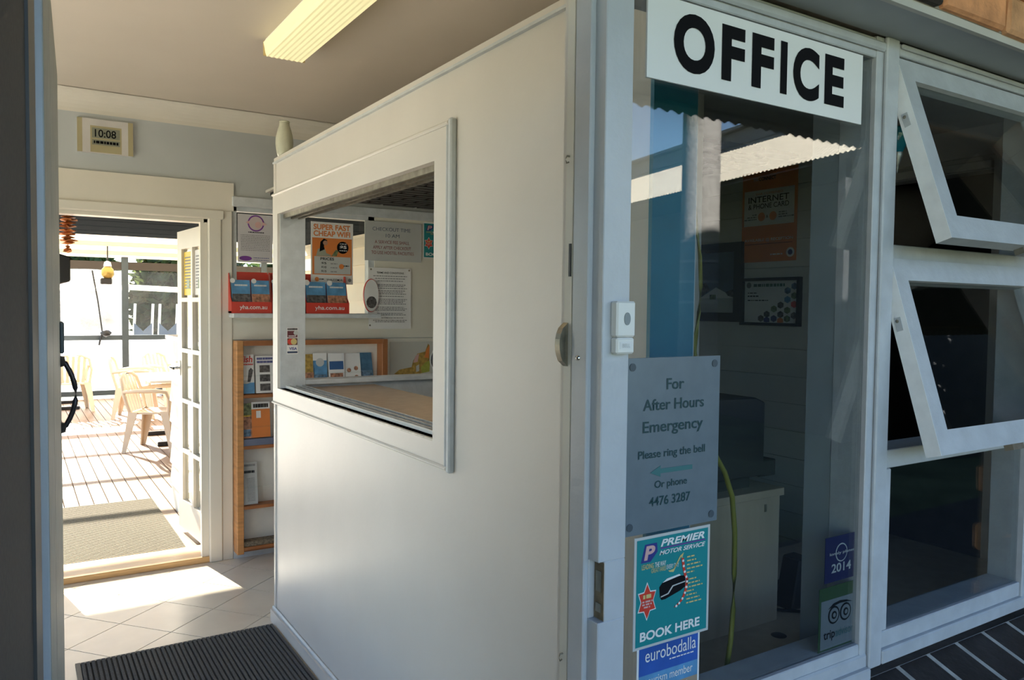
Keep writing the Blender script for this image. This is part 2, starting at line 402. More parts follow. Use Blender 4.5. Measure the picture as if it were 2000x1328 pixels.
# half wall closing the reception, counter
bx('wall_reception', FRAMEW, None, XP1+.001, XR-.6, 3.74, 3.80, 0, 1.165, kind='structure', label='low white wall behind the reception counter')
bx('trim_3', FRAMEW, None, XP1, XR-.6, 3.715, 3.815, 1.165, 1.19, bevel=.004, kind='structure', label='white ledge on the low reception wall')
b = B(); b.box(XP1, 1.86, 1.80, 1.86, 0, 2.235); b.box(1.80, 1.86, 1.86, 3.12, 0, 2.235); b.box(1.86, XR, 3.06, 3.12, 0, 2.235)
make('wall_booth', b, WHITE, label='white walls between the reception booth and the office', kind='structure')
ct = thing('reception_counter', (1.4, 2.8, 0), 'tan laminate reception counter inside the serving hatch', 'counter')
cx = onZ(851, 778.5, 1.15).x
b = B().box(XP1+.008, cx, 1.9, 3.735, 1.125, 1.153)
make('worktop', b, COUNTER, ct, bevel=.003)
bx('support_panel', LAM, ct, XP1+.008, cx-.05, 2.6, 2.63, 0, 1.125); bx('support_panel', LAM, ct, XP1+.008, cx-.05, 1.95, 1.98, 0, 1.125)
# lowered slatted ceiling over the reception
lc = struct('ceiling_reception', (2.2, 3, 2.24), 'lowered dark slatted ceiling over the reception')
bx('backing', mat('pale_backing', (.60, .57, .52), .7), lc, 1.3, XR, 1.2, YB-.03, 2.235, 2.25)
SLAT = mat('dark_slat', (.022, .018, .015), .5, .3, 20)
proto = None
for r in range(32):
    y = YB-.045-.082*(r+1); 
    for k in range(7):
        x = 1.32+.245*k+(.1225 if r % 2 else 0)
        if x+.23 > XR: continue
        if proto is None:
            proto = bx('ceiling_slat', SLAT, lc, x, x+.220, y, y+.061, 2.215, 2.234); p0 = Vector((x, y, 0)); proto.data.transform(Matrix.Translation((0, 0, 0)))
        else:
            o = proto.copy(); COL.objects.link(o); o.parent = lc; o.location = Vector((x, y, 0))-p0; o.rotation_euler = (0, 0, 0)
# --- office side wall with dark doorway
wr = struct('wall_right', (XR, 3, 0), 'white boarded office wall with a dark doorway')
BOARDW = mat('white_board_paint', (.68, .66, .63), .55, .05, 5)
DY0, DY1, DH = 1.475, 2.09, 2.075
b = B(); b.box(XR+.012, XR+.1, .9, DY0, 0, CZ); b.box(XR+.012, XR+.1, DY1, YB, 0, CZ); b.box(XR+.012, XR+.1, DY0, DY1, DH, CZ)
make('backing', b, BOARDW, wr)
z = 0.; k = 0
while z < 2.25:
    z1 = min(z+.125, 2.3)
    bx('wall_board', BOARDW, wr, XR, XR+.012, DY1+.1, YB, z+.002, z1-.002)
    if z > DH-.02: bx('wall_board', BOARDW, wr, XR, XR+.012, DY0, DY1+.1, z+.002, z1-.002)
    z = z1
bx('wall_sheet', BOARDW, wr, XR, XR+.012, 1.1, DY0, 0, 2.3)
d1 = struct('trim_4', (XR, 1.8, 0), 'white casing round the dark inner doorway')
bx('architrave', BOARDW, d1, XR-.02, XR, DY1, DY1+.07, 0, DH+.06, bevel=.004)
bx('jamb_lining', BOARDW, d1, XR, XR+.1, DY1, DY1+.015, 0, DH)
bx('head', BOARDW, d1, XR-.025, XR, DY0, DY1+.07, DH, DH+.03, bevel=.003)
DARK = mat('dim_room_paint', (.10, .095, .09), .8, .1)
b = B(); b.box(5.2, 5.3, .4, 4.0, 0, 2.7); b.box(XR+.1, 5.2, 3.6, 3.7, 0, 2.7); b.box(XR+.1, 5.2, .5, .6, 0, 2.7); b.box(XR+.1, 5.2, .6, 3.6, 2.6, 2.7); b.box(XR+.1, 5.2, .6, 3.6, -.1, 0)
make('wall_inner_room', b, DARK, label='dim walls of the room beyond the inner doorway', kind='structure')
bx('floor_office', mat('office_carpet', (.05, .05, .055), .9, .2, 60), None, XP1, XR, 1.0, 3.74, -.003, .004, kind='structure', label='dark office carpet')

# --- front wall: frames, lintel, bricks
YF = 1.0; HZ = 2.134
wf = struct('wall_front', (1, YF, 0), 'sandstock brick front wall above the windows')
MORTAR = mat('pale_mortar', (.33, .29, .25), .9, .15, 30)
b = B(); b.box(-1.45, 4.5, .872, 1.1, HZ+.012, 3.0); b.box(-1.45, -.06, .872, 1.1, 0, HZ+.012); b.box(2.36, 4.5, .872, 1.1, 0, HZ+.012)
b.box(.869, 2.36, .98, 1.1, 0, .70)
make('masonry_core', b, MORTAR, wf)
bx('inner_lining', CREAM, wf, -1.3, XR, 1.1, 1.112, 2.14, CZ)
BR = [mat('brick_orange', (.72, .33, .16), .85, .3, 14, .5, 50), mat('brick_brown', (.19, .10, .06), .85, .3, 14, .5, 50),
      mat('brick_dark', (.035, .028, .025), .8, .4, 14, .5, 50), mat('brick_tan', (.68, .36, .19), .85, .3, 14, .5, 50)]
def brick_mesh(m, l=.232, d=.11, h=.076, seed=0):
    rnd = random.Random(seed); bm = bmesh.new(); bmesh.ops.create_cube(bm, size=1)
    for v in bm.verts: v.co = Vector((v.co.x*l, v.co.y*d, v.co.z*h))
    bmesh.ops.bevel(bm, geom=list(bm.edges), offset=.006, segments=1, affect='EDGES')
    for v in bm.verts: v.co += Vector([rnd.uniform(-.0025, .0025) for _ in range(3)])
    me = bpy.data.meshes.new('brick'); bm.to_mesh(me); bm.free(); me.materials.append(m); return me
bmeshes = [[brick_mesh(BR[c], seed=c*5+i) for i in range(2)] for c in range(4)]
bxj = onY(1971, 30, .855).x          # a joint seen in the photograph
rb = random.Random(3)
for row in range(4):
    for k in range(-9, 8):
        x = bxj+.242*k+.121+(.121 if row % 2 else 0)
        if not (-.4 < x < 3.0): continue
        c = {0: 3, -1: 0, -2: 2, -3: 1}.get(k, rb.randrange(4)) if row == 0 else rb.randrange(4)
        if row == 0 and k == -1: c = 0
        o = bpy.data.objects.new('brick', bmeshes[c][rb.randrange(2)]); COL.objects.link(o); o.parent = wf
        o.location = Vector((x, .855+.055+rb.uniform(-.003, .003), HZ+.012+.038+.084*row))-wf.location
for row in range(25):
    for k in range(4):
        x = 2.36+.118+.242*k+(.121 if row % 2 else 0)
        o = bpy.data.objects.new('brick', bmeshes[rb.randrange(4)][rb.randrange(2)]); COL.objects.link(o); o.parent = wf
        o.location = Vector((x, .855+.055+rb.uniform(-.003, .003), .042+.0855*row))-wf.location
bx('trim_5', LINTEL, None, -.06, 2.36, .885, YF+.0, HZ, HZ+.012, kind='structure', label='grey painted lintel soffit above the windows')
bx('trim_6', mat('pale_lintel_edge', (.55, .55, .53), .5), None, -.06, 2.36, .874, .8849, HZ-.004, HZ+.012, kind='structure', label='pale front edge of the lintel')
# right door post
PX0, PX1 = .811, .869
ps = struct('trim_7', (.84, YF, 0), 'pale blue-grey door post between the entrance and office window')
b = B(); b.box(PX0, PX1, YF, YF+.072, 0, 1.026); b.box(PX0, PX1, YF, YF+.072, 1.128, HZ); b.box(PX0+.013, PX1, YF, YF+.072, 1.026, 1.128)
b.box(PX0, PX0+.013, YF+.026, YF+.072, 1.026, 1.128)
make('post', b, FRAME, ps, bevel=.0015)
bx('door_stop', FRAME, ps, .800, PX0, YF+.026, YF+.069, 0, HZ, bevel=.002)
bx('inner_strip', CREAM, ps, .8025, PX1, YF+.074, YF+.094, 0, HZ)
bx('inner_edge', WHITE, ps, .812, PX1, YF+.095, YF+.115, 0, HZ)
bx('mortise', mat('rusty_recess', (.16, .12, .07), .7, .5, 40), ps, PX0+.012, PX0+.0131, YF+.001, YF+.025, 1.028, 1.126)
b = B()
for z0, z1 in ((1.04, 1.055), (1.075, 1.11)): b.box(PX0+.0105, PX0+.0122, YF+.006, YF+.02, z0, z1)
make('strike_plate', b, OLDMETAL, ps)
p = onY(1140, 700, YF+.026)
make('screw_head', B().lathe((p.x-.001, YF+.04, p.z), [(0, -.004), (.004, -.003), (.005, 0)], 10, 'x'), CHROME, ps)
# strike keep on the inner strip + little hooks
kz0, kz1 = onY(1100, 715, 1.09).z, onY(1100, 630, 1.09).z
b = B(); pr = []
for i in range(9):
    t = i/8*math.pi; pr.append((.8025-.018*math.sin(t)**.5, kz0+(kz1-kz0)*i/8))
make('lock_keep', B().prism([(.8025, 1.082, kz0)]+[(x, 1.082, z) for x, z in pr]+[(.8025, 1.082, kz1)], (0, .014, 0)), OLDMETAL, None,
     label='tarnished metal lock keep on the inner edge of the door post', cat='lock keep')
for (py, lab) in ((311, 'small dark screw hook near the top of the door post'), (1281, 'small dark screw hook near the foot of the door post')):
    q = onY(1104, py, 1.085)
    make('screw_hook', B().tube([(.804, 1.085, q.z+.006), (.797, 1.085, q.z+.006), (.794, 1.085, q.z), (.797, 1.085, q.z-.006), (.801, 1.085, q.z-.004)], .0016, 6), OLDMETAL,
         label=lab, cat='hook', group='screw hooks on the door post')
# slot plate higher up
q0, q1 = onY(1112, 540, 1.08), onY(1112, 476, 1.08)
bx('latch_slot', BLACK, ps, .8005, .8024, 1.0755, 1.081, q0.z, q1.z)
# door head
hd = struct('trim_8', (.4, YF, HZ), 'pale blue-grey head of the entrance frame')
bx('head', FRAME, hd, -.06, PX0, YF, YF+.072, HZ-.045, HZ); 
# left post
bx('trim_9', FRAME, None, -.06, .0288, YF, YF+.09, 0, HZ-.045, kind='structure', label='pale blue left post of the entrance', bevel=.001)
bx('end_board', TEAL, pt, XP0-.003, XP1-.004, PY0-.01, PY0, 0, 2.7)
bx('end_edge', FRAMEW, pt, XP1-.004, XP1, PY0-.008, PY0, 0, 2.7)
# --- office window (fixed)
w1 = struct('window_1', (1.2, YF, .75), 'large fixed office window')
MX0, MX1 = 1.55, 1.622
GZ0, GZ1, GY = .823, 2.088, 1.016
def stepped(parent, x0, x1, z0, z1):    # mullion with three steps
    bx('mullion', WINW, parent, x0, x1, YF+.004, YF+.09, z0, z1, bevel=.002)
    bx('mullion_bead', WINW, parent, x0+.022, x1-.008, YF-.006, YF+.004, z0, z1, bevel=.003)
stepped(w1, MX0-.003, MX1, .765, HZ)
bx('top_rail', WINW, w1, PX1, MX0-.003, YF+.006, YF+.09, GZ1, HZ-.004, bevel=.002)
bx('top_bead', WINW, w1, PX1, MX0+.02, YF-.004, YF+.006, GZ1+.014, HZ-.012, bevel=.004)
bx('bottom_rail', WINW, w1, PX1, MX0-.003, YF+.006, YF+.09, .775, GZ0, bevel=.002)
bx('bottom_bead', WINW, w1, PX1, MX0+.02, YF, YF+.02, .768, .800, bevel=.004)
bx('sill', WINW, w1, PX1, MX0+.018, YF-.012, YF+.05, .745, .772, bevel=.003)
bx('glass_pane', GLASS, w1, PX1, MX0-.003, GY, GY+.005, GZ0, GZ1)
bx('inner_ledge', mat('inner_ledge_paint', (.34, .38, .41), .5), w1, PX1, MX0, YF+.09, YF+.13, .77, .795)
bx('inner_jamb', mat('inner_jamb_paint', (.32, .36, .40), .5), w1, MX0, MX1, YF+.09, YF+.16, .77, HZ)
# --- awning windows
w2 = struct('window_2', (1.95, YF, .75), 'white timber window with two open awning sashes')
AX0, AX1 = MX1, 2.30
bx('head_rail', WINW, w2, AX0, AX1+.05, YF+.0, YF+.09, 2.105, HZ-.004, bevel=.002)
bx('head_bead', WINW, w2, AX0, AX1, YF-.008, YF+.0, 2.118, HZ-.006, bevel=.003)
bx('frame_stile', WINW, w2, AX1-.045, AX1+.05, YF, YF+.09, .765, 2.105, bevel=.002)
bx('frame_stile', WINW, w2, AX0, AX0+.012, YF+.03, YF+.09, 1.24, 2.105)
bx('middle_rail', WINW, w2, AX0, AX1-.045, YF+.012, YF+.09, 1.20, 1.241, bevel=.002)
bx('transom', WINW, w2, AX0, AX1-.045, YF+.02, YF+.09, 1.665, 1.70, bevel=.002)
bx('bottom_rail', WINW, w2, AX0, AX1-.045, YF+.006, YF+.09, .795, .833, bevel=.002)
bx('sill', WINW, w2, AX0-.0, AX1+.05, YF-.004, YF+.09, .763, .795, bevel=.003)
bx('side_rail', WINW, w2, AX0, AX0+.03, YF+.008, YF+.09, .833, 1.2, bevel=.002)
bx('glass_pane', GLASS, w2, AX0+.03, AX1-.045, GY, GY+.004, .833, 1.20)
bx('inner_ledge', mat('inner_ledge_paint', (.34, .38, .41)), w2, MX1, AX1, YF+.09, YF+.15, .77, .795)
def sash(ztop, swing, h):
    """hinged at the top, swung out at the foot; local frame: x across, d down the sash, n out"""
    d = Vector((0, -swing, -math.sqrt(h*h-swing*swing))).normalized(); n = Vector((0, d.z, -d.y)); n = n if n.y < 0 else -n
    o = Vector((AX0+.003, YF+.008, ztop)); X = Vector((1, 0, 0)); wd = AX1-.05-AX0
    b = B(); t = .034
    b.obox(o, X*wd, d*.05, -n*t); b.obox(o+d*(h-.052), X*wd, d*.052, -n*t)
    b.obox(o+d*.05, X*.046, d*(h-.102), -n*t); b.obox(o+d*.05+X*(wd-.046), X*.046, d*(h-.102), -n*t)
    s = make('sash', b, WINW, w2)
    make('glass_pane', B().obox(o+d*.05+X*.046-n*.012, X*(wd-.092), d*(h-.102), -n*.004), GLASS, s)
    make('edge_strip', B().obox(o-X*.0012, X*.001, d*h, -n*t), mat('skylit_edge_white', (.88, .90, .92), .5, .05, 30), s)  # sash side coloured lighter, standing in for skylight from the left
    # friction stay between frame and sash side
    c = o+d*(h*.30)
    make('stay', B().obox(o+d*.11-n*.034+X*.0, X*.004, d*.012-n*.0, (Vector((0, .03, -.10)))), WINW, s)
    make('stay_plate', B().obox(c-X*.003-n*.026, X*.003, d*.03, n*.014), WINW, s)
    make('stay_screw', B().lathe(c-X*.0035-n*.02+d*.008, [(0, -.001), (.004, 0)], 8, 'x'), OLDMETAL, s)
    make('latch', B().obox(o+d*(h-.006)+X*(wd*.5)-n*.03, X*.05, d*.02, n*.02), OLDMETAL, s)
    return s
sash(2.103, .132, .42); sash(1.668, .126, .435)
# --- sloping brick sill, each brick a part
sl = struct('trim_10', (1.9, .95, .7), 'dark brick sill sloping out below the windows')
DB = mat('dark_sill_brick', (.022, .019, .02), .45, .3, 20, .3, 60)
slope = Vector((0, -.13, -.052)); mx = onY(1755.8, 1277.6, YF-.004).x
MORT2 = mat('sill_mortar', (.42, .40, .36), .9, .2, 30)
make('mortar_bed', B().obox((PX1, YF, .7435), (1.6, 0, 0), slope*.99, (0, 0, -.06)), MORT2, sl)
for k in range(-8, 7):
    x = mx+.1235*k
    if x < PX1-.01 or x > 2.4: continue
    make('sill_brick', B().obox((x+.006, YF, .745), (.1115, 0, 0), slope, (0, 0, -.065)), DB, sl, bevel=.003)

# ================================================================== FRONT DOORS
# inner leaf, opened inwards
d1 = struct('door_1', (.05, 1.1, 0), 'pale grey entrance door standing open inwards')
hA, hB = Vector((.0325, 1.105, 0)), Vector((.083, 1.968, 0)); u = (hB-hA); nl = Vector((-u.y, u.x, 0)).normalized()
GREEN = mat('grey_green_door_paint', (.36, .37, .34), .5, .1, 15)
def leafbox(name, m, a, c, z0, z1, off=0., th=.038, parent=d1):
    return make(name, B().obox(hA+u*a+nl*off+Vector((0, 0, z0)), u*(c-a), nl*th, (0, 0, z1-z0)), m, parent)
leafbox('stile', GREEN, 0, .30, .02, 2.04); leafbox('stile', GREEN, .31, 1, .02, 2.04)
leafbox('joint', BLACK, .30, .31, .02, 2.035, .004, .03)
def hw(px, py): 
    d = ray(px, py); t = Vector((.079, 1.90)); s = 1.90/d.y; return Vector((d.x*s, 1.9, d.z*s+EYE))
z0, z1 = hw(112, 836).z, hw(112, 706).z
xf = hA.x+(hB.x-hA.x)*.92
hp = [(xf, 1.90, z1), (xf+.009, 1.9, z1-.004)]
for i in range(1, 10):
    t = i/10*math.pi; hp.append((xf+.009+.019*math.sin(t)**.8, 1.9, z1-.006+(z0-z1+.012)*(i/10)))
hp += [(xf+.009, 1.9, z0+.004), (xf, 1.9, z0)]
make('pull_handle', B().tube(hp, .0052, 8), mat('dark_bronze', (.035, .03, .035), .3, .1, metal=.6), d1)
for z in (z0, z1): make('handle_rose', B().lathe((xf-.002, 1.9, z), [(0, .012), (.010, .010), (.013, 0)], 12, 'x'), BLACK, d1)
q0, q1 = hw(116, 690), hw(116, 628)
make('lock_case', B().box(xf-.002, xf+.007, 1.88, 1.93, q0.z, q1.z), DARKMETAL, d1, bevel=.003)
# screen door swung out towards the viewer
d2 = struct('door_2', (0, .6, 0), 'dark brown screen door swung open at left')
sA, sB = Vector((.0205, .955, 0)), Vector((-.036, .26, 0)); su = sB-sA; sn = Vector((su.y, -su.x, 0)).normalized(); sn = sn if sn.x < 0 else -sn
BROWN = mat('dark_bronze_aluminium', (.085, .08, .078), .45, .15, 20, stretch=(1, 1, .2)); MESH = mat('dark_fly_mesh', (.06, .056, .054), .7, .2, 200)
for a, c in ((0, .12), (.88, 1)): make('stile', B().obox(sA+su*a+Vector((0, 0, .02)), su*(c-a), sn*.03, (0, 0, 2.08)), BROWN, d2)
for za, zb in ((.02, .16), (1.0, 1.09), (1.99, 2.10)): make('rail', B().obox(sA+su*.12+Vector((0, 0, za)), su*.76, sn*.03, (0, 0, zb-za)), BROWN, d2)
for za, zb in ((.16, 1.0), (1.09, 1.99)): make('mesh_panel', B().obox(sA+su*.12+sn*.003+Vector((0, 0, za)), su*.76, sn*.004, (0, 0, zb-za)), MESH, d2)

# ================================================================== BACK DOOR, DECK AND GARDEN
d3 = struct('door_3', (.97, 5.0, 0), 'cream glazed french door opened onto the deck')
fA = Vector((.985, 5.0, 0)); fB = Vector((.930, 5.69, 0)); fu = fB-fA; fn = Vector((fu.y, -fu.x, 0)).normalized()
def dbox(name, m, a, c, z0, z1, off=0., th=.04, par=None):
    return make(name, B().obox(fA+fu*a+fn*off+Vector((0, 0, z0)), fu*(c-a), fn*th, (0, 0, z1-z0)), m, par or d3)
zt, zb = 1.915, .235
dbox('stile', CREAM, 0, .15, .04, 2.035); dbox('stile', CREAM, .85, 1, .04, 2.035)
dbox('top_rail', CREAM, .15, .85, zt, 2.035); dbox('bottom_rail', CREAM, .15, .85, .04, zb)
dbox('glazing_bar', CREAM, .475, .525, zb, zt)
rh = (zt-zb)/5
for i in range(1, 5): 
    for a, c in ((.15, .475), (.525, .85)): dbox('glazing_bar', CREAM, a, c, zb+rh*i-.014, zb+rh*i+.014)
for i in range(5):
    for a, c in ((.15, .475), (.525, .85)):
        dbox('glass_pane', GLASSI, a, c, zb+rh*i+(.014 if i else 0), zb+rh*(i+1)-(.014 if i < 4 else 0), .018, .004)
hz = 1.12
dbox('handle_plate', CHROME, .90, .96, hz-.05, hz+.05, -.006, .006)
p = fA+fu*.93+Vector((0, 0, hz)); 
make('lever_handle', B().tube([p, p-fn*.045, p-fn*.05-fu*.06+fu*.0, p-fn*.05+fu*.10], .008, 8), CHROME, d3)
for z in (.25, 1.05, 1.8): dbox('hinge', FRAMEW, -.02, .02, z, z+.09, -.008, .01)
# notices on the top panes
for a, c, m, lab in ((.54, .84, YELLOW, 'yellow notice taped inside the top left pane of the french door'), (.16, .465, PWHITE, 'pale notice taped inside the top right pane of the french door')):
    O = fA+fu*c+fn*.013+Vector((0, 0, zb+rh*4+.03)) if False else fA+fu*c-fn*(-.016)+Vector((0, 0, zb+rh*4+.03))
    s = Sheet('door_notice', O, -fu, (0, 0, 1), fu.length*(c-a), rh-.05, m, lab, 'notice', thick=.001)
    s.lines([(.85-.07*i, .03, .12, .88) for i in range(11)], INKGREY, seed=5)
    s.rect('picture', .35, .15, .65, .35, PHOTOG, 3)
# deck boards
dk = struct('deck_floor', (1, 10, 0), 'timber deck of boards running away from the doorway')
bx('joist_bed', mat('deck_gap', (.05, .035, .025), .9), dk, -1.4, 6, 5.0, 14.5, -.10, -.03)
bp = None
for k in range(74):
    x = -1.4+.1*k
    if bp is None: bp = bx('deck_board', DECK, dk, x, x+.093, 5.0, 14.5, -.03, .0)
    else:
        o = bp.copy(); COL.objects.link(o); o.parent = dk; o.location = (.1*k, 0, 0)
# short projecting weatherboard wall beside the door
WB = mat('cream_weatherboard', (.72, .66, .54), .55, .04, 5)
def boards(st, x, y0, y1, z1, side, pitch=.16):
    z = 0.
    while z < z1:
        t = min(z+pitch, z1)
        make('weatherboard', B().prism([(x, y0, z), (x+side*.028, y0, z), (x+side*.010, y0, t+.01), (x, y0, t+.01)], (0, y1-y0, 0)), WB, st); z += pitch
s1 = struct('wall_deck', (1.07, 5.8, 0), 'cream weatherboard wall stub beside the deck door')
bx('core', WB, s1, 1.035, 1.09, 5.02, 6.55, 0, 1.28); boards(s1, 1.035, 5.02, 6.55, 1.1, -1)
bx('capping', PLASTIC, s1, .99, 1.12, 5.02, 6.62, 1.28, 1.31)
s2 = struct('wall_deck_side', (2.6, 7, 0), 'cream weatherboard wall seen through the back window')
bx('core', WB, s2, 2.66, 2.72, 5.0, 8.6, 0, 2.2); boards(s2, 2.66, 5.0, 8.6, 2.16, -1)
# roof over the near deck: dark soffit boards
sf = struct('ceiling_deck', (1, 6.8, 2.2), 'dark boarded soffit over the near deck')
bx('backing', mat('soffit_gap', (.25, .25, .25), .7), sf, -1.5, 6, 5.0, 8.42, 2.225, 2.24)
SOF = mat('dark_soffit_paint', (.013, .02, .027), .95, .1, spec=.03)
y = 5.02
while y < 8.3:
    bx('soffit_board', SOF, sf, -1.5, 6, y, min(y+.47, 8.43), 2.2, 2.222); y += .49
# translucent roof over the far deck
POLY = glass('translucent_roofing', (1, .97, .90), .02, .38, (1., .88, .70))
rf = struct('ceiling_deck_far', (1, 11.5, 2.4), 'cream translucent roofing over the far deck')
make('roofing_sheet', B().obox((-1.5, 8.46, 2.53), (7.5, 0, 0), (0, 5.96, -.23), (0, 0, .004)), POLY, rf)
for t in (.12, .34, .56, .78): make('purlin', B().obox((-1.5, 8.72+5.7*t, 2.45-.22*t), (7.5, 0, 0), (0, .05, 0), (0, 0, .06)), mat('cream_purlin', (.75, .62, .42), .5), rf)
# enclosure at the far end
YE = 14.3
en = struct('wall_deck_end', (1.5, YE, 0), 'dark steel frame with plastic blinds at the end of the deck')
pxs = [1.528-2.25, 1.528, 1.528+2.25, 1.528+4.4]
for x in pxs: bx('post', DARKMETAL, en, x-.05, x+.05, YE-.05, YE+.05, 0, 2.34)
bx('top_beam', mat('dark_brown_beam', (.035, .028, .024), .5), en, -1.4, 6, YE-.04, YE+.04, 2.10, 2.23)
bx('middle_rail', DARKMETAL, en, -1.4, 6, YE-.03, YE+.03, .95, 1.03); bx('bottom_rail', DARKMETAL, en, -1.4, 6, YE-.03, YE+.03, .05, .13)
CLEAR = glass('clear_blind_plastic', (.80, .83, .81), .03, .012, (.9, .9, .88), .5, 5, .08); MILKY = glass('milky_blind_plastic', (.92, .92, .92), .06, .13, (.95, .94, .92), .8, 4, .12)
SHEETW = mat('white_blind_fabric', (.93, .92, .90), .6, .02, trans=.7)
def wavy(x0, x1, z0, z1, y, amp, seed):
    rnd = random.Random(seed); nx, nz = 24, 16; ph = [rnd.uniform(0, 6) for _ in range(6)]; vs = []; fs = []
    for j in range(nz+1):
        for i in range(nx+1):
            a, c = i/nx, j/nz
            vs.append((x0+(x1-x0)*a, y+amp*(math.sin(7*a+ph[0]+3*c)+math.sin(11*c+ph[1]+5*a)+.6*math.sin(23*a-9*c+ph[2])), z0+(z1-z0)*c))
    for j in range(nz):
        for i in range(nx): k = j*(nx+1)+i; fs.append((k, k+1, k+nx+2, k+nx+1))
    return B().add(vs, fs, True)
for i, (x0, x1, m) in enumerate(((-1.4, pxs[0]-.05, MILKY), (pxs[0]+.05, pxs[1]-.05, MILKY), (pxs[1]+.05, pxs[2]-.05, CLEAR), (pxs[2]+.05, 6, CLEAR))):
    make('plastic_blind', wavy(x0, x1, 1.03, 2.10, YE+.02, .012, i), m, en)
    bx('white_blind', SHEETW, en, x0, x1, YE+.04, YE+.045, .13, .95)
    make('rolled_hem', B().tube([(x0, YE-.02, 1.80+.01*i), ((x0+x1)/2, YE-.015, 1.78), (x1, YE-.02, 1.80)], .045, 8), glass('rolled_plastic%d' % i, (.95, .93, .9), .1, .5, (1, .95, .88), .6, 8, .2), en)
# strap with its bundle on the blind
a, c = onY(180, 528, YE-.08), onY(200, 650, YE-.08)
st = thing('blind_strap', (c.x, c.y, c.z-.1), 'black cord with a bundled end hanging in front of the plastic blind', 'cord')
make('cord', B().tube([a, a.lerp(c, .5)+Vector((.01, 0, 0)), c], .012, 6), BLACK, st)
make('bundle', B().lathe(c+Vector((.05, 0, 0)), [(0, -.07), (.05, -.05), (.09, -.0), (.05, .04), (0, .05)], 10), BLACK, st)
make('tail', B().tube([c, c+Vector((-.03, 0, -.1)), c+Vector((-.05, 0, -.2))], .018, 6), BLACK, st)
# hanging lantern
p = onY(210, 512, 12.0)
ln = thing('hanging_lantern', p-Vector((0, 0, .3)), 'small brass and black lantern hanging under the deck roof', 'lantern')
make('chain', B().tube([(p.x, p.y, 2.39), p], .01, 6), BLACK, ln)
make('cap', B().lathe(p, [(0, .02), (.04, 0), (.05, -.05), (.05, -.06), (0, -.06)], 12), PLASTIC, ln)
make('body', B().lathe(p, [(.04, -.06), (.075, -.10), (.08, -.17), (.05, -.22), (0, -.22)], 12), mat('brass', (.40, .28, .08), .35, .2, metal=.7), ln)
make('base', B().box(p.x-.09, p.x+.05, p.y-.05, p.y+.05, p.z-.30, p.z-.22), BLACK, ln, bevel=.01)
# tapered black speaker at the left of the doorway
p = onY(112, 497, 6.4); q = onY(136, 540, 6.4)
sp = thing('wall_speaker', (p.x, 6.4, q.z-.1), 'black tapered speaker box at the left edge of the deck doorway', 'speaker')
zc = onY(120, 526, 6.4).z
make('cabinet', B().add([(p.x-.2, 6.3, zc+.17), (p.x-.2, 6.3, zc-.17), (q.x, 6.3, zc-.085), (q.x, 6.3, zc+.085), (p.x-.2, 6.5, zc+.17), (p.x-.2, 6.5, zc-.17), (q.x, 6.5, zc-.085), (q.x, 6.5, zc+.085)],
     [(0, 1, 2, 3), (7, 6, 5, 4), (0, 3, 7, 4), (1, 5, 6, 2), (3, 2, 6, 7), (0, 4, 5, 1)]), BLACK, sp, bevel=.008)
make('bracket', B().box(p.x-.12, p.x-.09, 6.38, 6.42, zc+.13, 2.2), BLACK, sp)
# orange shell mobile
c = onY(132, 450, 5.5); m0 = thing('shell_mobile', (c.x, 5.5, c.z-.13), 'orange stacked shell mobile hanging in the doorway', 'mobile')
SHELL = mat('orange_shell', (.60, .22, .07), .45, .35, 40)
make('string', B().tube([(c.x, 5.5, 2.2), (c.x, 5.5, c.z-.1)], .002, 5), BLACK, m0)
rs = random.Random(4)
for i, (dz, r) in enumerate(((.105, .026), (.085, .040), (.065, .048), (.045, .045), (.025, .047), (.0, .050), (-.02, .042), (-.04, .038), (-.058, .047), (-.075, .035), (-.10, .014), (-.115, .022), (-.125, .024))):
    n = 14; ctr = Vector((c.x, 5.5, c.z+dz)); vs = [ctr+Vector((0, 0, .012))]
    for k in range(n):
        t = 2*math.pi*k/n; rr = r*(1+.18*math.sin(3*t+i)+rs.uniform(-.08, .08)); vs.append(ctr+Vector((rr*math.cos(t), rr*math.sin(t), rs.uniform(-.008, .006))))
    vs.append(ctr-Vector((0, 0, .012)))
    fs = [(0, 1+k, 1+(k+1) % n) for k in range(n)]+[(n+1, 1+(k+1) % n, 1+k) for k in range(n)]
    make('shell', B().add(vs, fs), SHELL, m0)
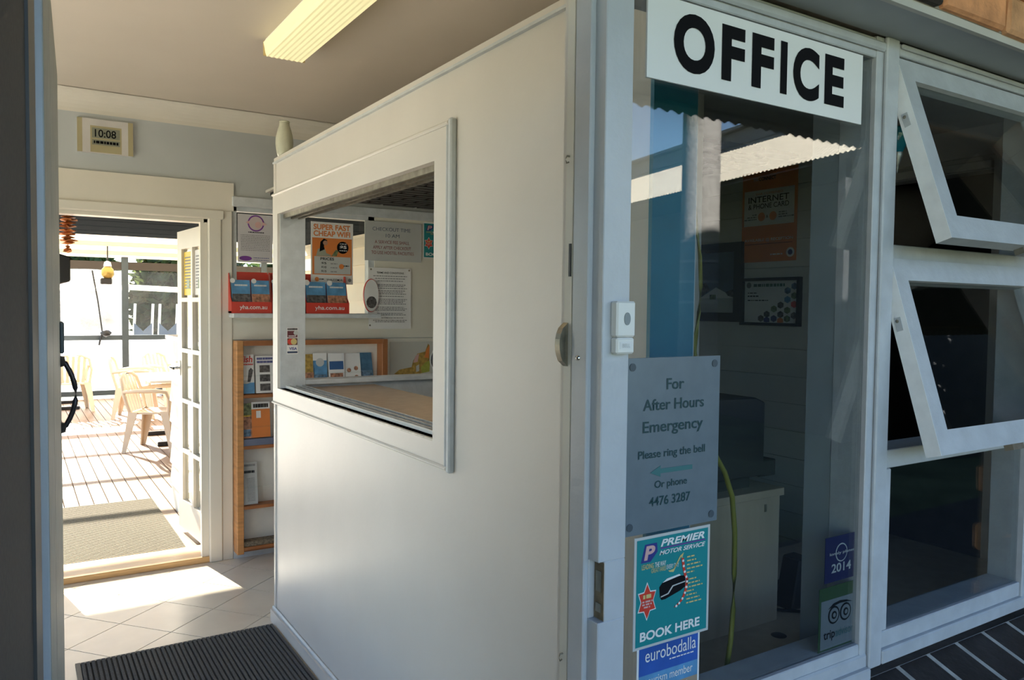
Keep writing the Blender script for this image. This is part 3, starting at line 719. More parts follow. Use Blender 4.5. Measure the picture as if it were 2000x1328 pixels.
# plastic chairs
def chair(loc, rot, label):
    r = thing('plastic_chair', (0, 0, 0), label, 'chair', 'cream plastic chairs on the deck')
    b = B(); n = 8                                      # dished seat
    for z0, t in ((.425, 0), ):
        vs = []; fs = []
        for j in range(n+1):
            for i in range(n+1):
                x = -.235+.47*i/n; y = -.22+.44*j/n; vs.append((x*(1-.08*j/n), y, z0-.018*(1-(2*i/n-1)**2)*(1-(2*j/n-1)**2)-.012*(j/n)))
        o = len(vs); vs += [(x, y, z-.02) for x, y, z in vs]
        for j in range(n):
            for i in range(n): k = j*(n+1)+i; fs += [(k, k+1, k+n+2, k+n+1), (o+k, o+k+n+1, o+k+n+2, o+k+1)]
        per = [i for i in range(n+1)]+[(j+1)*(n+1)-1 for j in range(1, n+1)]+[n*(n+1)+i for i in range(n-1, -1, -1)]+[j*(n+1) for j in range(n-1, 0, -1)]
        fs += [(per[k], o+per[k], o+per[(k+1) % len(per)], per[(k+1) % len(per)]) for k in range(len(per))]
        b.add(vs, fs)
    make('seat', b, CHAIRP, r)
    for sx, sy in ((-1, -1), (1, -1), (-1, 1), (1, 1)):  # angle-section tapering legs
        tx, ty, fx, fy = sx*.225, sy*.20, sx*.26, sy*.255
        b = B(); top = .42 if sy > 0 else .43
        b.add([(tx, ty, top), (tx-sx*.085, ty, top), (fx-sx*.03, fy, 0), (fx, fy, 0), (tx, ty+sy*.012, top), (tx-sx*.085, ty+sy*.012, top), (fx-sx*.03, fy+sy*.012, 0), (fx, fy+sy*.012, 0)],
              [(0, 1, 2, 3), (7, 6, 5, 4), (0, 4, 5, 1), (1, 5, 6, 2), (2, 6, 7, 3), (3, 7, 4, 0)])
        b.add([(tx, ty, top), (tx, ty-sy*.085, top), (fx, fy-sy*.03, 0), (fx, fy, 0), (tx+sx*.012, ty, top), (tx+sx*.012, ty-sy*.085, top), (fx+sx*.012, fy-sy*.03, 0), (fx+sx*.012, fy, 0)],
              [(0, 1, 2, 3), (7, 6, 5, 4), (0, 4, 5, 1), (1, 5, 6, 2), (2, 6, 7, 3), (3, 7, 4, 0)])
        make('leg', b, CHAIRP, r)
    b = B()                                              # back: hoop and slats
    hoop = [(-.215, .20, .42), (-.235, .25, .60), (-.20, .29, .76), (-.10, .305, .81), (0, .31, .82), (.10, .305, .81), (.20, .29, .76), (.235, .25, .60), (.215, .20, .42)]
    b.tube(hoop, .019, 8)
    for x in (-.13, -.065, 0, .065, .13): b.add([(x-.02, .20, .42), (x+.02, .20, .42), (x*1.1+.02, .30, .80), (x*1.1-.02, .30, .80), (x-.02, .212, .42), (x+.02, .212, .42), (x*1.1+.02, .312, .80), (x*1.1-.02, .312, .80)],
              [(0, 1, 2, 3), (7, 6, 5, 4), (0, 4, 5, 1), (1, 5, 6, 2), (2, 6, 7, 3), (3, 7, 4, 0)])
    make('backrest', b, CHAIRP, r)
    for sx in (-1, 1):
        make('armrest', B().tube([(sx*.235, .25, .63), (sx*.275, .12, .645), (sx*.285, -.08, .65), (sx*.27, -.19, .635), (sx*.245, -.21, .56), (sx*.23, -.20, .43)], [.018, .022, .024, .022, .02, .02], 8), CHAIRP, r)
    r.location = loc; r.rotation_euler = (0, 0, rot); return r
def pivot(px, py): q = onZ(px, py, 0); return q
R = math.radians
cA = onZ(305, 880, 0); chair((cA.x+.03, cA.y+.12, 0), R(62), 'nearest cream plastic chair beside the weatherboard wall stub')
cB = onZ(262, 815, 0); chair((cB.x+.03, cB.y+.05, 0), R(75), 'cream plastic chair with its back to the dark deck post')
chair((cB.x+.55, cB.y+.75, 0), R(35), 'cream plastic chair at the far side of the right deck table')
cL = onZ(138, 788, 0); chair((cL.x-.05, cL.y-.95, 0), R(185), 'cream plastic chair half hidden at the left deck table')
def table(x, y, label, h=.73):
    t = thing('deck_table', (x, y, 0), label, 'table', 'white tables on the deck')
    bx('table_top', PLASTIC, t, x-.45, x+.45, y-.55, y+.55, h-.03, h, bevel=.008)
    for s in (-1, 1):
        bx('leg', CHAIRP, t, x-.05, x+.05, y+s*.4-.03, y+s*.4+.03, .045, h-.03)
        bx('foot_bar', BLACK, t, x-.36, x+.36, y+s*.4-.035, y+s*.4+.035, 0, .045, bevel=.006)
    return t
f = onZ(300, 872, 0); table(f.x+.40, f.y+.42, 'white deck table with black foot bars beside the nearest chairs')
f = onZ(156, 799, 0); table(f.x-.36, f.y+.42, 'white deck table with a black foot bar at far left')
# garden beyond
def foliage(name, c, rx, ry, rz, n, m, label, size=.12, seed=0, group=None):
    rnd = random.Random(seed); t = thing(name, (c[0], c[1], 0), label, 'shrub', group)
    b = B()
    for _ in range(n):
        while True:
            v = Vector([rnd.uniform(-1, 1) for _ in range(3)])
            if .45 < v.length < 1: break
        q = Vector((c[0]+v.x*rx, c[1]+v.y*ry, max(.05, c[2]+v.z*rz))); a = Vector([rnd.uniform(-1, 1) for _ in range(3)]).normalized(); d = a.orthogonal().normalized()
        s = size*rnd.uniform(.6, 1.3); b.add([q-a*s, q+d*s*.4, q+a*s, q-d*s*.4], [(0, 1, 2, 3)])
    make('foliage', b, m, t); make('stem', B().tube([(c[0], c[1], -.05), (c[0], c[1], c[2])], [.06, .03], 6), mat('bark', (.12, .09, .06), .9), t); return t
LEAF = mat('leaf_green', (.06, .10, .025), .5, .4, 3, trans=.35); LEAF2 = mat('leaf_olive', (.10, .125, .04), .5, .4, 3, trans=.35)
bx('ground', mat('pale_garden_ground', (.10, .12, .055), .9, .4, 2), None, -40, 60, -40, 60, -.3, -.12, kind='structure', label='garden ground round the building')
bx('floor_bounce_slab', mat('pale_concrete', (.44, .40, .34), .85, .1, 3), None, -9, -1.42, -3, 13, -.119, -.03, kind='structure', label='unseen pale concrete slab added to bounce sunlight into the hall')  # slab added out of view, throws sunlight up through the side window
bx('floor_porch', mat('dark_porch_paving', (.07, .065, .06), .8, .2, 6), None, -1.41, 7, -1.4, .98, -.119, -.02, kind='structure', label='dark paving of the entrance porch')
for i, x in enumerate((-2.4, 1.0, 4.3, 7.6, 10.9)):
    foliage('hedge_shrub', (x, 24+(i % 2)*.8, 1.7), 1.62, 1.1, 2.1, 6500, LEAF if i % 2 else LEAF2, ['leafy shrub left of the deck beyond the milky blind', 'olive green shrub behind the milky plastic blind', 'tall green shrub behind the clear plastic blind', 'olive green shrub at the right end of the garden row', 'green shrub at the far right end of the garden row'][i], .24, i, 'shrubs beyond the deck')
# camp chairs seen through the blind
for i, px in enumerate((273, 322)):
    q = onY(px, 620, 15.6); t = thing('sling_chair', (q.x, 15.6, -.12), ['blue sling chair on pale poles beyond the blind nearer the deck post', 'blue sling chair on pale poles beyond the blind nearer the french door'][i], 'chair', 'sling chairs in the garden')
    for s in (-.15, .15): make('pole', B().tube([(q.x+s, 15.6, -.12), (q.x+s+.1, 15.8, 1.55)], .025, 6), PLASTIC, t)
    make('sling', B().add([(q.x-.08, 15.72, 1.2), (q.x+.06, 15.66, 1.05), (q.x+.22, 15.72, 1.2), (q.x+.18, 15.55, .3), (q.x+.04, 15.5, .2), (q.x-.12, 15.55, .3)], [(0, 1, 4, 5), (1, 2, 3, 4)]), mat('blue_canvas', (.07, .10, .16), .8), t)

# ================================================================== OUR ROOF AND THE VIEW BEHIND THE CAMERA (seen in the glass)
rg = struct('roof', (1, 3, 2.4), 'corrugated main roof with a dark eave over the porch')
DSOF = mat('dark_eave_paint', (.045, .042, .04), .6, .1)
bx('eave_soffit', DSOF, rg, -1.6, 9, -.58, .872, 2.485, 2.50)
bx('fascia', DSOF, rg, -1.6, 9, -.60, -.58, 2.47, 2.58)
def corrugated(p, q, up, pitch=.076, amp=.012, per=6):
    """sheet with its lower edge from p to q and rising by vector up"""
    p, q, up = Vector(p), Vector(q), Vector(up); L = (q-p).length; n = int(L/pitch*per); d = (q-p)/L; nn = d.cross(up).normalized(); nn = nn if nn.z > 0 else -nn
    vs = []; fs = []
    for i in range(n+1):
        c = p+d*(L*i/n)+nn*amp*math.sin(2*math.pi*i/per); vs += [c, c+up]
    fs = [(2*i, 2*i+2, 2*i+3, 2*i+1) for i in range(n)]
    return B().add(vs, fs, True)
ROOFM = mat('dark_roof_sheet', (.12, .12, .12), .5)
make('roof_sheet', corrugated((-1.7, -.66, 2.465), (9, -.66, 2.465), (0, 4.2, 2.9)), ROOFM, rg)
make('roof_back', B().obox((-1.7, 3.5, 5.40), (10.7, 0, 0), (0, 4.95, -2.95), (0, 0, -.03)), ROOFM, rg)
make('gable_end', B().prism([(-1.6, .9, 2.75), (-1.6, 8.2, 2.5), (-1.6, 3.5, 5.3)], (.05, 0, 0)), DSOF, rg); make('gable_end', B().prism([(8.9, .9, 2.75), (8.9, 8.2, 2.5), (8.9, 3.5, 5.3)], (-.05, 0, 0)), DSOF, rg)
bx('roof_space_floor', DSOF, rg, -1.6, 9, .872, 5.0, 2.78, 2.80)
# palm
PALM = mat('palm_trunk', (.20, .19, .175), .85, .2, 30, .6, 40); RING = mat('palm_ring', (.38, .365, .335), .85, .15, 30)
pX, pY = 4.72, -2.55
pm = thing('palm_tree', (pX, pY, -.12), 'ringed grey palm trunk standing outside, reflected in the office window', 'palm tree')
make('trunk', B().tube([(pX, pY, -.12), (pX, pY, 1.5), (pX, pY, 4), (pX, pY, 7)], [.19, .155, .15, .12], 24), PALM, pm)
z = 1.6
while z < 6.8: make('trunk_ring', B().tube([(pX, pY, z), (pX, pY, z+.022)], .158-.006*(z-1.5), 24, False), RING, pm); z += .165
for k in range(11):
    t = 2*math.pi*k/11; dr = Vector((math.cos(t), math.sin(t), 0)); pts = [Vector((pX, pY, 7))+dr*(2.4*s)+Vector((0, 0, .9*s-2.0*s*s)) for s in (0, .2, .4, .6, .8, 1)]
    fr = make('frond', B().tube(pts, [.03, .025, .02, .015, .01, .006], 5), LEAF, pm); b = B(); sd = Vector((-dr.y, dr.x, 0))
    for i in range(24):
        s = .1+.9*i/24; c = Vector((pX, pY, 7))+dr*(2.4*s)+Vector((0, 0, .9*s-2.0*s*s))
        for g in (-1, 1): b.add([c, c+dr*.04, c+sd*g*.5*(1.1-s*.6)+Vector((0, 0, -.18))+dr*.15], [(0, 1, 2)])
    make('leaflets', b, LEAF, fr)
# neighbouring building with a cream corrugated verandah roof
nb = thing('neighbour_building', (9.5, -6, -.12), 'neighbouring building with a sunlit cream corrugated verandah roof, seen in the glass', 'building')
E0, E1 = Vector((7.66, -3.0, 3.3)), Vector((9.3, -11.5, 3.3)); ed = (E1-E0).normalized(); eo = Vector((-ed.y, ed.x, 0)); eo = eo if eo.x > 0 else -eo
CORR = mat('cream_corrugated_iron', (.50, .455, .365), .5, .04, 6)
NW = mat('neighbour_dark_wall', (.035, .037, .04), .8, .1); NG = mat('neighbour_grey_fascia', (.17, .18, .19), .5)
make('verandah_roof', corrugated(E0, E1, eo*1.15+Vector((0, 0, .80))), CORR, nb)
make('wall', B().obox(E0+eo*1.15+Vector((0, 0, -3.42)), E1-E0, eo*4, (0, 0, 4.2)), NW, nb)
make('verandah_ceiling', B().obox(E0+eo*.03+Vector((0, 0, -.06)), E1-E0, eo*1.1, (0, 0, .02)), NW, nb)
make('fascia', B().obox(E0+eo*1.12+Vector((0, 0, .80)), E1-E0, eo*.06, (0, 0, .22)), NG, nb)
make('upper_roof', B().obox(E0+eo*1.0+Vector((0, 0, 1.02)), E1-E0, eo*3.2+Vector((0, 0, .5)), (0, 0, .04)), NG, nb)
for i in range(4): q = E0.lerp(E1, .05+.3*i)+eo*.1; make('verandah_post', B().box(q.x-.05, q.x+.05, q.y-.05, q.y+.05, -.12, 3.24), NW, nb)
make('power_line', B().tube([(2, -16, 6.3), (10, -16.5, 5.9), (20, -17, 6.0)], .012, 5), BLACK, label='power line crossing the sky in the window reflection', cat='cable')
foliage('garden_shrub', (2.1, -2.2, .6), .7, .5, .8, 1500, LEAF, 'leafy green shrub outside the porch reflected in the glass', .06, 21)
foliage('garden_shrub', (4.3, -4.8, .4), 1.5, .8, .8, 2200, LEAF2, 'low olive shrub near the palm, reflected in the window', .07, 22)
for i in range(4): foliage('boundary_shrub', (-3+3.0*i, -15.5-(i % 2)*.5, 1.2), 1.45, .9, 1.5, 2500, LEAF if i % 2 else LEAF2, ['olive shrub at the left end of the boundary row behind the viewer', 'green shrub second from left in the boundary row behind the viewer', 'olive shrub third from left in the boundary row behind the viewer', 'green shrub at the right end of the boundary row behind the viewer'][i], .16, 40+i, 'boundary shrubs behind the viewer')
foliage('garden_tree', (22, -12, 5.5), 2.2, 2.2, 2.2, 2500, LEAF2, 'tall tree behind the neighbouring roof', .25, 23)
foliage('garden_tree', (9.6, .1, 2.9), 1.7, 1.9, 3.0, 6000, mat('leaf_dark', (.03, .045, .018), .6, .3, 3), 'dense dark tree at the right end of the porch', .2, 24)

# ================================================================== HALL OBJECTS
# fluorescent batten
a, c = onZ(512, 112, 2.625), onZ(597, 123, 2.625)
lx0, lx1, ly1 = a.x, c.x, (a.y+c.y)/2; ly0 = ly1-1.25
lf = thing('ceiling_light', ((lx0+lx1)/2, (ly0+ly1)/2, 2.62), 'lit fluorescent ceiling light with a yellowed ribbed diffuser', 'ceiling light')
bx('base', PLASTIC, lf, lx0+.01, lx1-.01, ly0, ly1, 2.68, 2.70)
DIFF = mat('lit_diffuser', (.8, .76, .5), .4, .0, emit=(1., .88, .46), estr=.2)
b = B(); n = 14
pr = [(lx0+.0, 2.685), (lx0+.008, 2.64)]
for i in range(n+1): pr.append((lx0+.014+(lx1-lx0-.028)*i/n, 2.625+(.003 if i % 2 else 0)))
pr += [(lx1-.008, 2.64), (lx1, 2.685)]
make('diffuser', B().prism([(x, ly0+.006, z) for x, z in pr], (0, ly1-ly0-.012, 0)), DIFF, lf)
for y in (ly0, ly1-.006): bx('end_cap', mat('yellowed_end_cap', (.62, .48, .24), .5, .1), lf, lx0, lx1, y, y+.006, 2.628, 2.69)
# unseen bare tube added over the counter to brighten the reception
tl = thing('fill_tube', (1.45, 2.6, 2.15), 'added unseen fluorescent tube brightening the reception', 'ceiling light')
bx('batten', PLASTIC, tl, 1.42, 1.50, 2.0, 3.0, 2.185, 2.204)
make('tube', B().tube([(1.46, 2.03, 2.165), (1.46, 2.97, 2.165)], .013, 10), mat('fill_tube_glow', (.9, .9, .85), .4, 0, emit=(1., .95, .84), estr=9.), tl)
# vase on the partition
v = onX(553, 300, 1.11); vz = PZ+.016; vc = Vector((1.088, 3.74, vz))
vs = thing('vase', vc, 'small pale green ceramic vase on top of the partition', 'vase')
VASE = mat('pale_green_glaze', (.56, .57, .46), .3, .08, 20)
make('body', B().lathe(vc, [(0, 0), (.030, 0), (.036, .02), (.041, .06), (.040, .09), (.032, .125), (.024, .15), (.023, .165), (.020, .166), (.020, .15), (0, .14)], 24), VASE, vs)
make('rim', B().lathe(vc, [(.022, .160), (.026, .166), (.022, .170), (.019, .166)], 20), VASE, vs)
# digital clock
a, c = onY(150, 228, YB-.02), onY(260, 306, YB-.02)
ck = Sheet('wall_clock', (a.x, YB, c.z), (1, 0, 0), (0, 0, 1), c.x-a.x, a.z-c.z, mat('clock_case', (.60, .58, .56), .4), 'beige and white digital wall clock reading 10:08', 'clock', thick=.024, part='case')
TAN = mat('clock_gold', (.42, .37, .22), .4); LCD = mat('lcd_grey', (.24, .25, .19), .3, .1, 40)
ck.rect('side_band', 0, 0, .09, 1, TAN); ck.rect('side_band', .91, 0, 1, 1, TAN); ck.rect('bezel', .23, .02, .79, .80, TAN)
ck.rect('time_display', .26, .44, .76, .74, LCD, 2); ck.rect('date_display', .26, .24, .76, .40, LCD, 2)
ck.text('10:08', .31, .47, .69, .70, INK, 4, .012); ck.lines([(.28, .08, .29, .73)], INK, 4, 'date_segments')
# entrance mat
MATD = mat('charcoal_mat', (.028, .029, .033), .9, .25, 120); MATE = mat('mat_edge', (.26, .24, .21), .8)
mA, mB = onZ(145, 1288, .012), onZ(575, 1218, .012)
mt = thing('door_mat', (.6, 3.2, 0), 'charcoal ribbed entrance mat on the tiled floor', 'mat')
y1, y0 = (mA.y+mB.y)/2, 2.3; x0, x1 = .215, 1.032
bx('backing', MATD, mt, x0, x1, y0, y1, .0, .006); bx('edge_strip', MATE, mt, x0-.018, x0, y0, y1+.014, 0, .009); bx('edge_strip', MATE, mt, x0, x1, y1, y1+.014, 0, .008)
b = B(); x = x0+.004
while x < x1-.012: b.box(x, x+.0115, y0, y1, .006, .013); x += .0195
tag(make('ribs', b, mat('grey_mat_pile', (.085, .087, .09), .95, .4, 250), mt), kind='stuff')
# deck mat
dm = thing('deck_mat', (.55, 5.9, 0), 'faded grey ribbed mat on the deck outside the back door', 'mat')
DM = mat('faded_mat', (.19, .175, .135), .95, .25, 90)
P = [onZ(116, 1106, .0), onZ(366, 1076, .0), onZ(333, 978, .0), onZ(116, 988, .0)]
y0, y1 = 5.22, 6.72; x0, x1 = .05, .90
bx('backing', DM, dm, x0, x1, y0, y1, 0.0, .006)
b = B(); y = y0
while y < y1-.02: b.box(x0+.005, x1-.005, y, y+.018, .006, .011); y += .03
tag(make('ribs', b, DM, dm), kind='stuff')
# brochure rack
RX0, RX1, RZ0, RZ1 = 1.108, 2.075, .07, 1.335; RY = YB-.012
rk = thing('brochure_rack', (1.6, RY-.08, 0), 'red-brown timber brochure rack on the back wall', 'rack')
for x in (RX0, RX1-.04): bx('side_post', RACK if x > 1.5 else TIMBER, rk, x, x+.04, RY-.10, RY, .045, RZ1, bevel=.003)
bx('top_rail', RACK, rk, RX0+.04, RX1-.04, RY-.10, RY, RZ1-.03, RZ1)
bx('back_panel', mat('rack_back', (.80, .77, .71), .5), rk, RX0+.04, RX1-.04, RY-.012, RY, .09, RZ1-.03)
shelfz = [.085, .335, .70, 1.01]
for z in shelfz: bx('shelf', RACK, rk, RX0+.04, RX1-.04, RY-.098, RY-.012, z-.02, z, bevel=.002)
for z in shelfz[1:]: bx('retaining_rail', GLASSI if True else None, rk, RX0+.04, RX1-.04, RY-.099, RY-.096, z+.11, z+.118)
bx('shelf_step', mat('blue_grey_shelf', (.16, .18, .26), .5), rk, RX0+.04, RX1-.04, RY-.09, RY-.05, .70, .74)
bx('foot_board', RACK, rk, RX0+.04, RX1-.04, RY-.02, RY-.012, .035, .065)
def brochure(name, px0, px1, z0, h, m, label, cat='brochure', y=None, lean=.12, grp=None):
    yy = (RY-.075) if y is None else y
    x0, x1 = onY(px0, 700, yy).x, onY(px1, 700, yy).x
    return Sheet(name, (x0, yy, z0), (1, 0, 0), (0, lean, 1), x1-x0, h, m, label, cat, grp, thick=.004, part='cover')
G = 'brochures in the timber rack'
s = brochure('magazine', 467, 497, 1.015, .235, PWHITE, 'fishing magazine with red title at the left of the top rack shelf', 'magazine', grp=G)
s.text('Fish', .12, .80, .92, .97, RED, 3, .03, .06); s.lines([(.73, .04, .1, .95)], RED); s.rect('sea', 0, 0, 1, .28, SKYB); s.disc('boat', .45, .30, .3, PGREY, 2, ry=.12); s.poly('angler', [(.55, .3), (.75, .3), (.95, .6), (.8, .66), (.65, .6)], PHOTO, 3)
s = brochure('magazine', 500, 536, 1.015, .225, PWHITE, 'magazine with three dark photos beside the fishing magazine', 'magazine', grp=G)
s.lines([(.90, .06, .08, .95), (.81, .06, .08, .95)], INKBLUE, seed=3); 
for v0 in (.06, .31, .56): s.rect('photo', .22, v0, .78, v0+.19, PHOTO, 2)
MATS_Y = mat('print_ochre', (.42, .27, .06), .5, .4, 40)
s = brochure('brochure', 592, 616, 1.015, .23, MATS_Y, 'ochre brochure on the top rack shelf beside the hatch post', grp=G); s.rect('photo', .1, .1, .9, .5, PHOTOR, 2)
s = brochure('brochure', 613, 640, 1.015, .235, SKYB, 'blue brochure on the top rack shelf', grp=G); s.rect('band', 0, .8, 1, 1, PWHITE); s.rect('photo', .08, .1, .92, .42, PHOTOB, 2); s.disc('emblem', .5, .75, .3, PGREY, 3)
s = brochure('brochure', 643, 674, 1.015, .232, PWHITE, 'white brochure with a blue panel on the top rack shelf', grp=G); s.rect('panel', .06, .55, .94, .78, mat('print_deep_blue', (.04, .12, .30), .4), 2); s.rect('photo', .1, .1, .9, .45, PHOTOR, 2)
s = brochure('brochure', 676, 707, 1.015, .232, PWHITE, 'pale brochure with small brown pictures on the top rack shelf', grp=G, lean=.2)
for u0, v0 in ((.1, .4), (.55, .45), (.55, .2), (.15, .1)): s.disc('picture', u0+.15, v0+.12, .13, PHOTOR, 2)
s = brochure('brochure', 703, 731, 1.015, .235, mat('print_steel_blue', (.06, .16, .27), .4, .4, 20), 'dark blue brochure at the right end of the top rack shelf', grp=G, lean=.25); s.rect('photo', .06, .06, .94, .5, PHOTOB, 2)
s = brochure('brochure', 465, 492, .745, .21, PHOTOR, 'dark red and green brochure at the left of the second rack shelf', grp=G); s.rect('photo', 0, .65, 1, 1, PHOTOG, 2); s.rect('photo', .05, .05, .9, .25, PHOTOB, 2); s.lines([(.62, .06, .1, .9)], YELLOW)
s = brochure('brochure', 492, 528, .745, .215, ORANGE, 'orange brochure on the second rack shelf', grp=G); s.rect('band', 0, .80, 1, 1, PWHITE); s.lines([(.84, .11, .1, .92)], INK, 3, seed=9); s.rect('picture', .25, .55, .5, .75, PWHITE, 2)
s = brochure('newspaper', 469, 503, .34, .255, PGREY, 'folded white newspaper standing on the third rack shelf', 'newspaper', grp=G); s.lines([(.90, .05, .05, .9)], INKGREY, 3, seed=4); s.lines([(.74, .06, .15, .85)], INK, 3); s.lines([(.08+.035*i, .015, .4, .85) for i in range(16)], INKGREY, 2)
xx = onY(470, 1050, RY-.06).x
tag(make('paper_stack', B().box(xx, xx+.6, RY-.09, RY-.02, .0855, .115), mat('brown_papers', (.20, .16, .11), .8, .6, 80), bevel=.002), 'low stack of brown papers on the bottom rack shelf', 'papers')
# red display stands on the ledge
def display(px0, px1, label, flip=False):
    yy = YB-.10; x0, x1 = onY(px0, 600, yy).x, onY(px1, 600, yy).x; wd = x1-x0; z0 = WZ0
    r = thing('display_stand', ((x0+x1)/2, yy, z0), label, 'display stand', 'red brochure stands on the window ledge')
    bx('tray', RED, r, x0, x1, yy, yy+.10, z0, z0+.012)
    f = Sheet('front_panel', (x0, yy, z0), (1, 0, 0), (0, 0, 1), wd, .068, RED, parent=r, part='front_panel'); f.text('yha.com.au', .2, .25, .88, .72, PWHITE, 2, .012)
    for x in (x0, x1-.004):
        make('side_panel', B().prism([(x, yy, z0), (x, yy+.11, z0), (x, yy+.11, z0+.24), (x, yy+.07, z0+.24), (x, yy+.03, z0+.10), (x, yy, z0+.068)], (.004, 0, 0)), RED, r)
    make('back_panel', B().obox((x0, yy+.106, z0), (wd, 0, 0), (0, .004, 0), (0, 0, .25)), RED, r)
    for i in range(2):
        u0 = x0+.01+wd*.48*i; s = Sheet('booklet', (u0, yy+.02, z0+.03), (1, 0, 0), (0, .2, 1), wd*.45, .17, SKYB, label+' holding booklet' if False else None, None, parent=r, thick=.012, part='booklet')
        s.rect('photo', 0, 0, 1, .5, PHOTOR if i else PHOTO, 2); s.lines([(.78, .06, .15, .85)], PWHITE, 3, seed=i); s.disc('badge', .05+.1*i, .97, .14, PWHITE, 3)
    return r
display(452, 531, 'red brochure stand at the left end of the window ledge')
display(533, 596, 'red brochure stand half hidden behind the partition post')
display(598, 682, 'red brochure stand seen through the hatch under the wifi poster')
# ---- posters on the back wall / window
NP = YB-.135
s = sheetY('notice_poster', 464, 417, 532, 514, YB-.002, mat('notice_paper', (.56, .54, .56), .5, .02), 'lilac-white notice with a round fish-boat emblem taped on the back window', 'notice')
s.disc('emblem_ring', .52, .82, .24, PURPLE, 1); s.disc('emblem', .52, .82, .2, mat('print_blush', (.55, .46, .46), .5), 2); s.poly('emblem_point', [(.7, .78), (.84, .80), (.7, .86)], PINK, 3); s.poly('emblem_point', [(.33, .80), (.22, .83), (.33, .87)], PINK, 3); s.disc('emblem_patch', .58, .79, .09, PINK, 3)
s.lines([(.62, .02, .3, .75)], INK); s.lines([(.56-.035*i, .012, .08, .93) for i in range(10)], INKGREY, seed=8); s.disc('logo', .22, .08, .18, PURPLE, 1, ry=.07); s.lines([(.09, .012, .45, .9), (.045, .01, .45, .9)], INKBLUE)
s = sheetY('wifi_poster', 607, 432, 689, 556, YB-.002, PWHITE, 'orange and white super fast cheap wifi poster', 'poster')
s.rect('orange_field', .03, .15, .97, .745, ORANGE); s.text('SUPER FAST', .06, .875, .93, .965, ORANGE, 2, .03); s.text('CHEAP WIFI', .06, .77, .93, .86, ORANGE, 2, .03)
s.poly('hair', [(.2, .52), (.22, .68), (.30, .735), (.38, .71), (.36, .66), (.30, .62), (.32, .56)], INK, 3); s.disc('face', .335, .665, .055, SKIN, 4); s.poly('woman', [(.12, .45), (.16, .56), (.25, .59), (.33, .57), (.36, .50), (.48, .47), (.44, .45)], mat('print_sage', (.35, .36, .28), .5), 2); s.poly('laptop', [(.48, .455), (.60, .455), (.655, .55), (.58, .56)], PHOTOG, 3)
s.disc('price_disc', .75, .60, .14, INK, 3); s.text('$5', .68, .575, .84, .635, PWHITE, 5, .03); s.lines([(.655, .012, .68, .84), (.545, .012, .67, .85)], PWHITE, 5)
s.rect('price_panel', .08, .165, .94, .445, PGREY, 2); s.text('PRICES', .22, .385, .54, .43, INK, 4, .02)
for i, t in enumerate(('$5', '$10', '$15')): s.text(t, .24, .315-.065*i, .36, .355-.065*i, INK, 4, .02); s.lines([(.325-.065*i, .014, .46, .62)], INKGREY, 4, seed=i)
s.disc('sun_badge', .72, .29, .06, ORANGE, 4); s.lines([(.295, .016, .77, .9)], INK, 5)
s.disc('sun_badge', .14, .075, .05, ORANGE, 2); s.lines([(.07, .014, .2, .3)], INK); s.text('YHA.COM.AU', .36, .05, .78, .085, INK, 2, .01); s.disc('emblem', .92, .07, .04, INKGREY, 2)
s = sheetY('checkout_sign', 712, 430, 822, 513, YB-.016, PGREY, 'grey checkout time sign above the terms notice', 'sign', thick=.006)
CB = mat('print_slate_blue', (.14, .17, .24), .5, 0); CR = mat('print_dull_red', (.36, .12, .12), .5, 0)
for t, u0, u1, v0, v1, m in (('CHECKOUT TIME', .13, .80, .76, .85, CB), ('10 AM', .36, .60, .60, .69, CB), ('A SERVICE FEE SHALL', .17, .78, .44, .52, CR), ('APPLY AFTER CHECKOUT', .14, .81, .30, .38, CR), ('TO USE HOSTEL FACILITIES', .11, .86, .17, .25, CR)): s.text(t, u0, v0, u1, v1, m, 2)
s = sheetY('terms_notice', 720, 522, 802, 642, YB-.018, PWHITE, 'white terms and conditions notice with small black print', 'notice', thick=.003)
s.text('TERMS AND CONDITIONS', .18, .905, .82, .935, INK, 2, .01); rows = []
for i, vv in enumerate((.86, .82, .78, .72, .695, .66, .62, .595, .57, .53, .48, .455, .43, .405, .35, .325, .30, .25, .225, .175, .135, .11)): h = .10+.12*((i*7) % 5)/5; rows.append((vv, .012, h, 1-h))
s.lines(rows, INKGREY, seed=6); s.disc('pin', .05, .97, .02, OLDMETAL, 3); s.disc('pin', .95, .97, .02, OLDMETAL, 3); s.disc('pin', .03, .06, .02, OLDMETAL, 3)
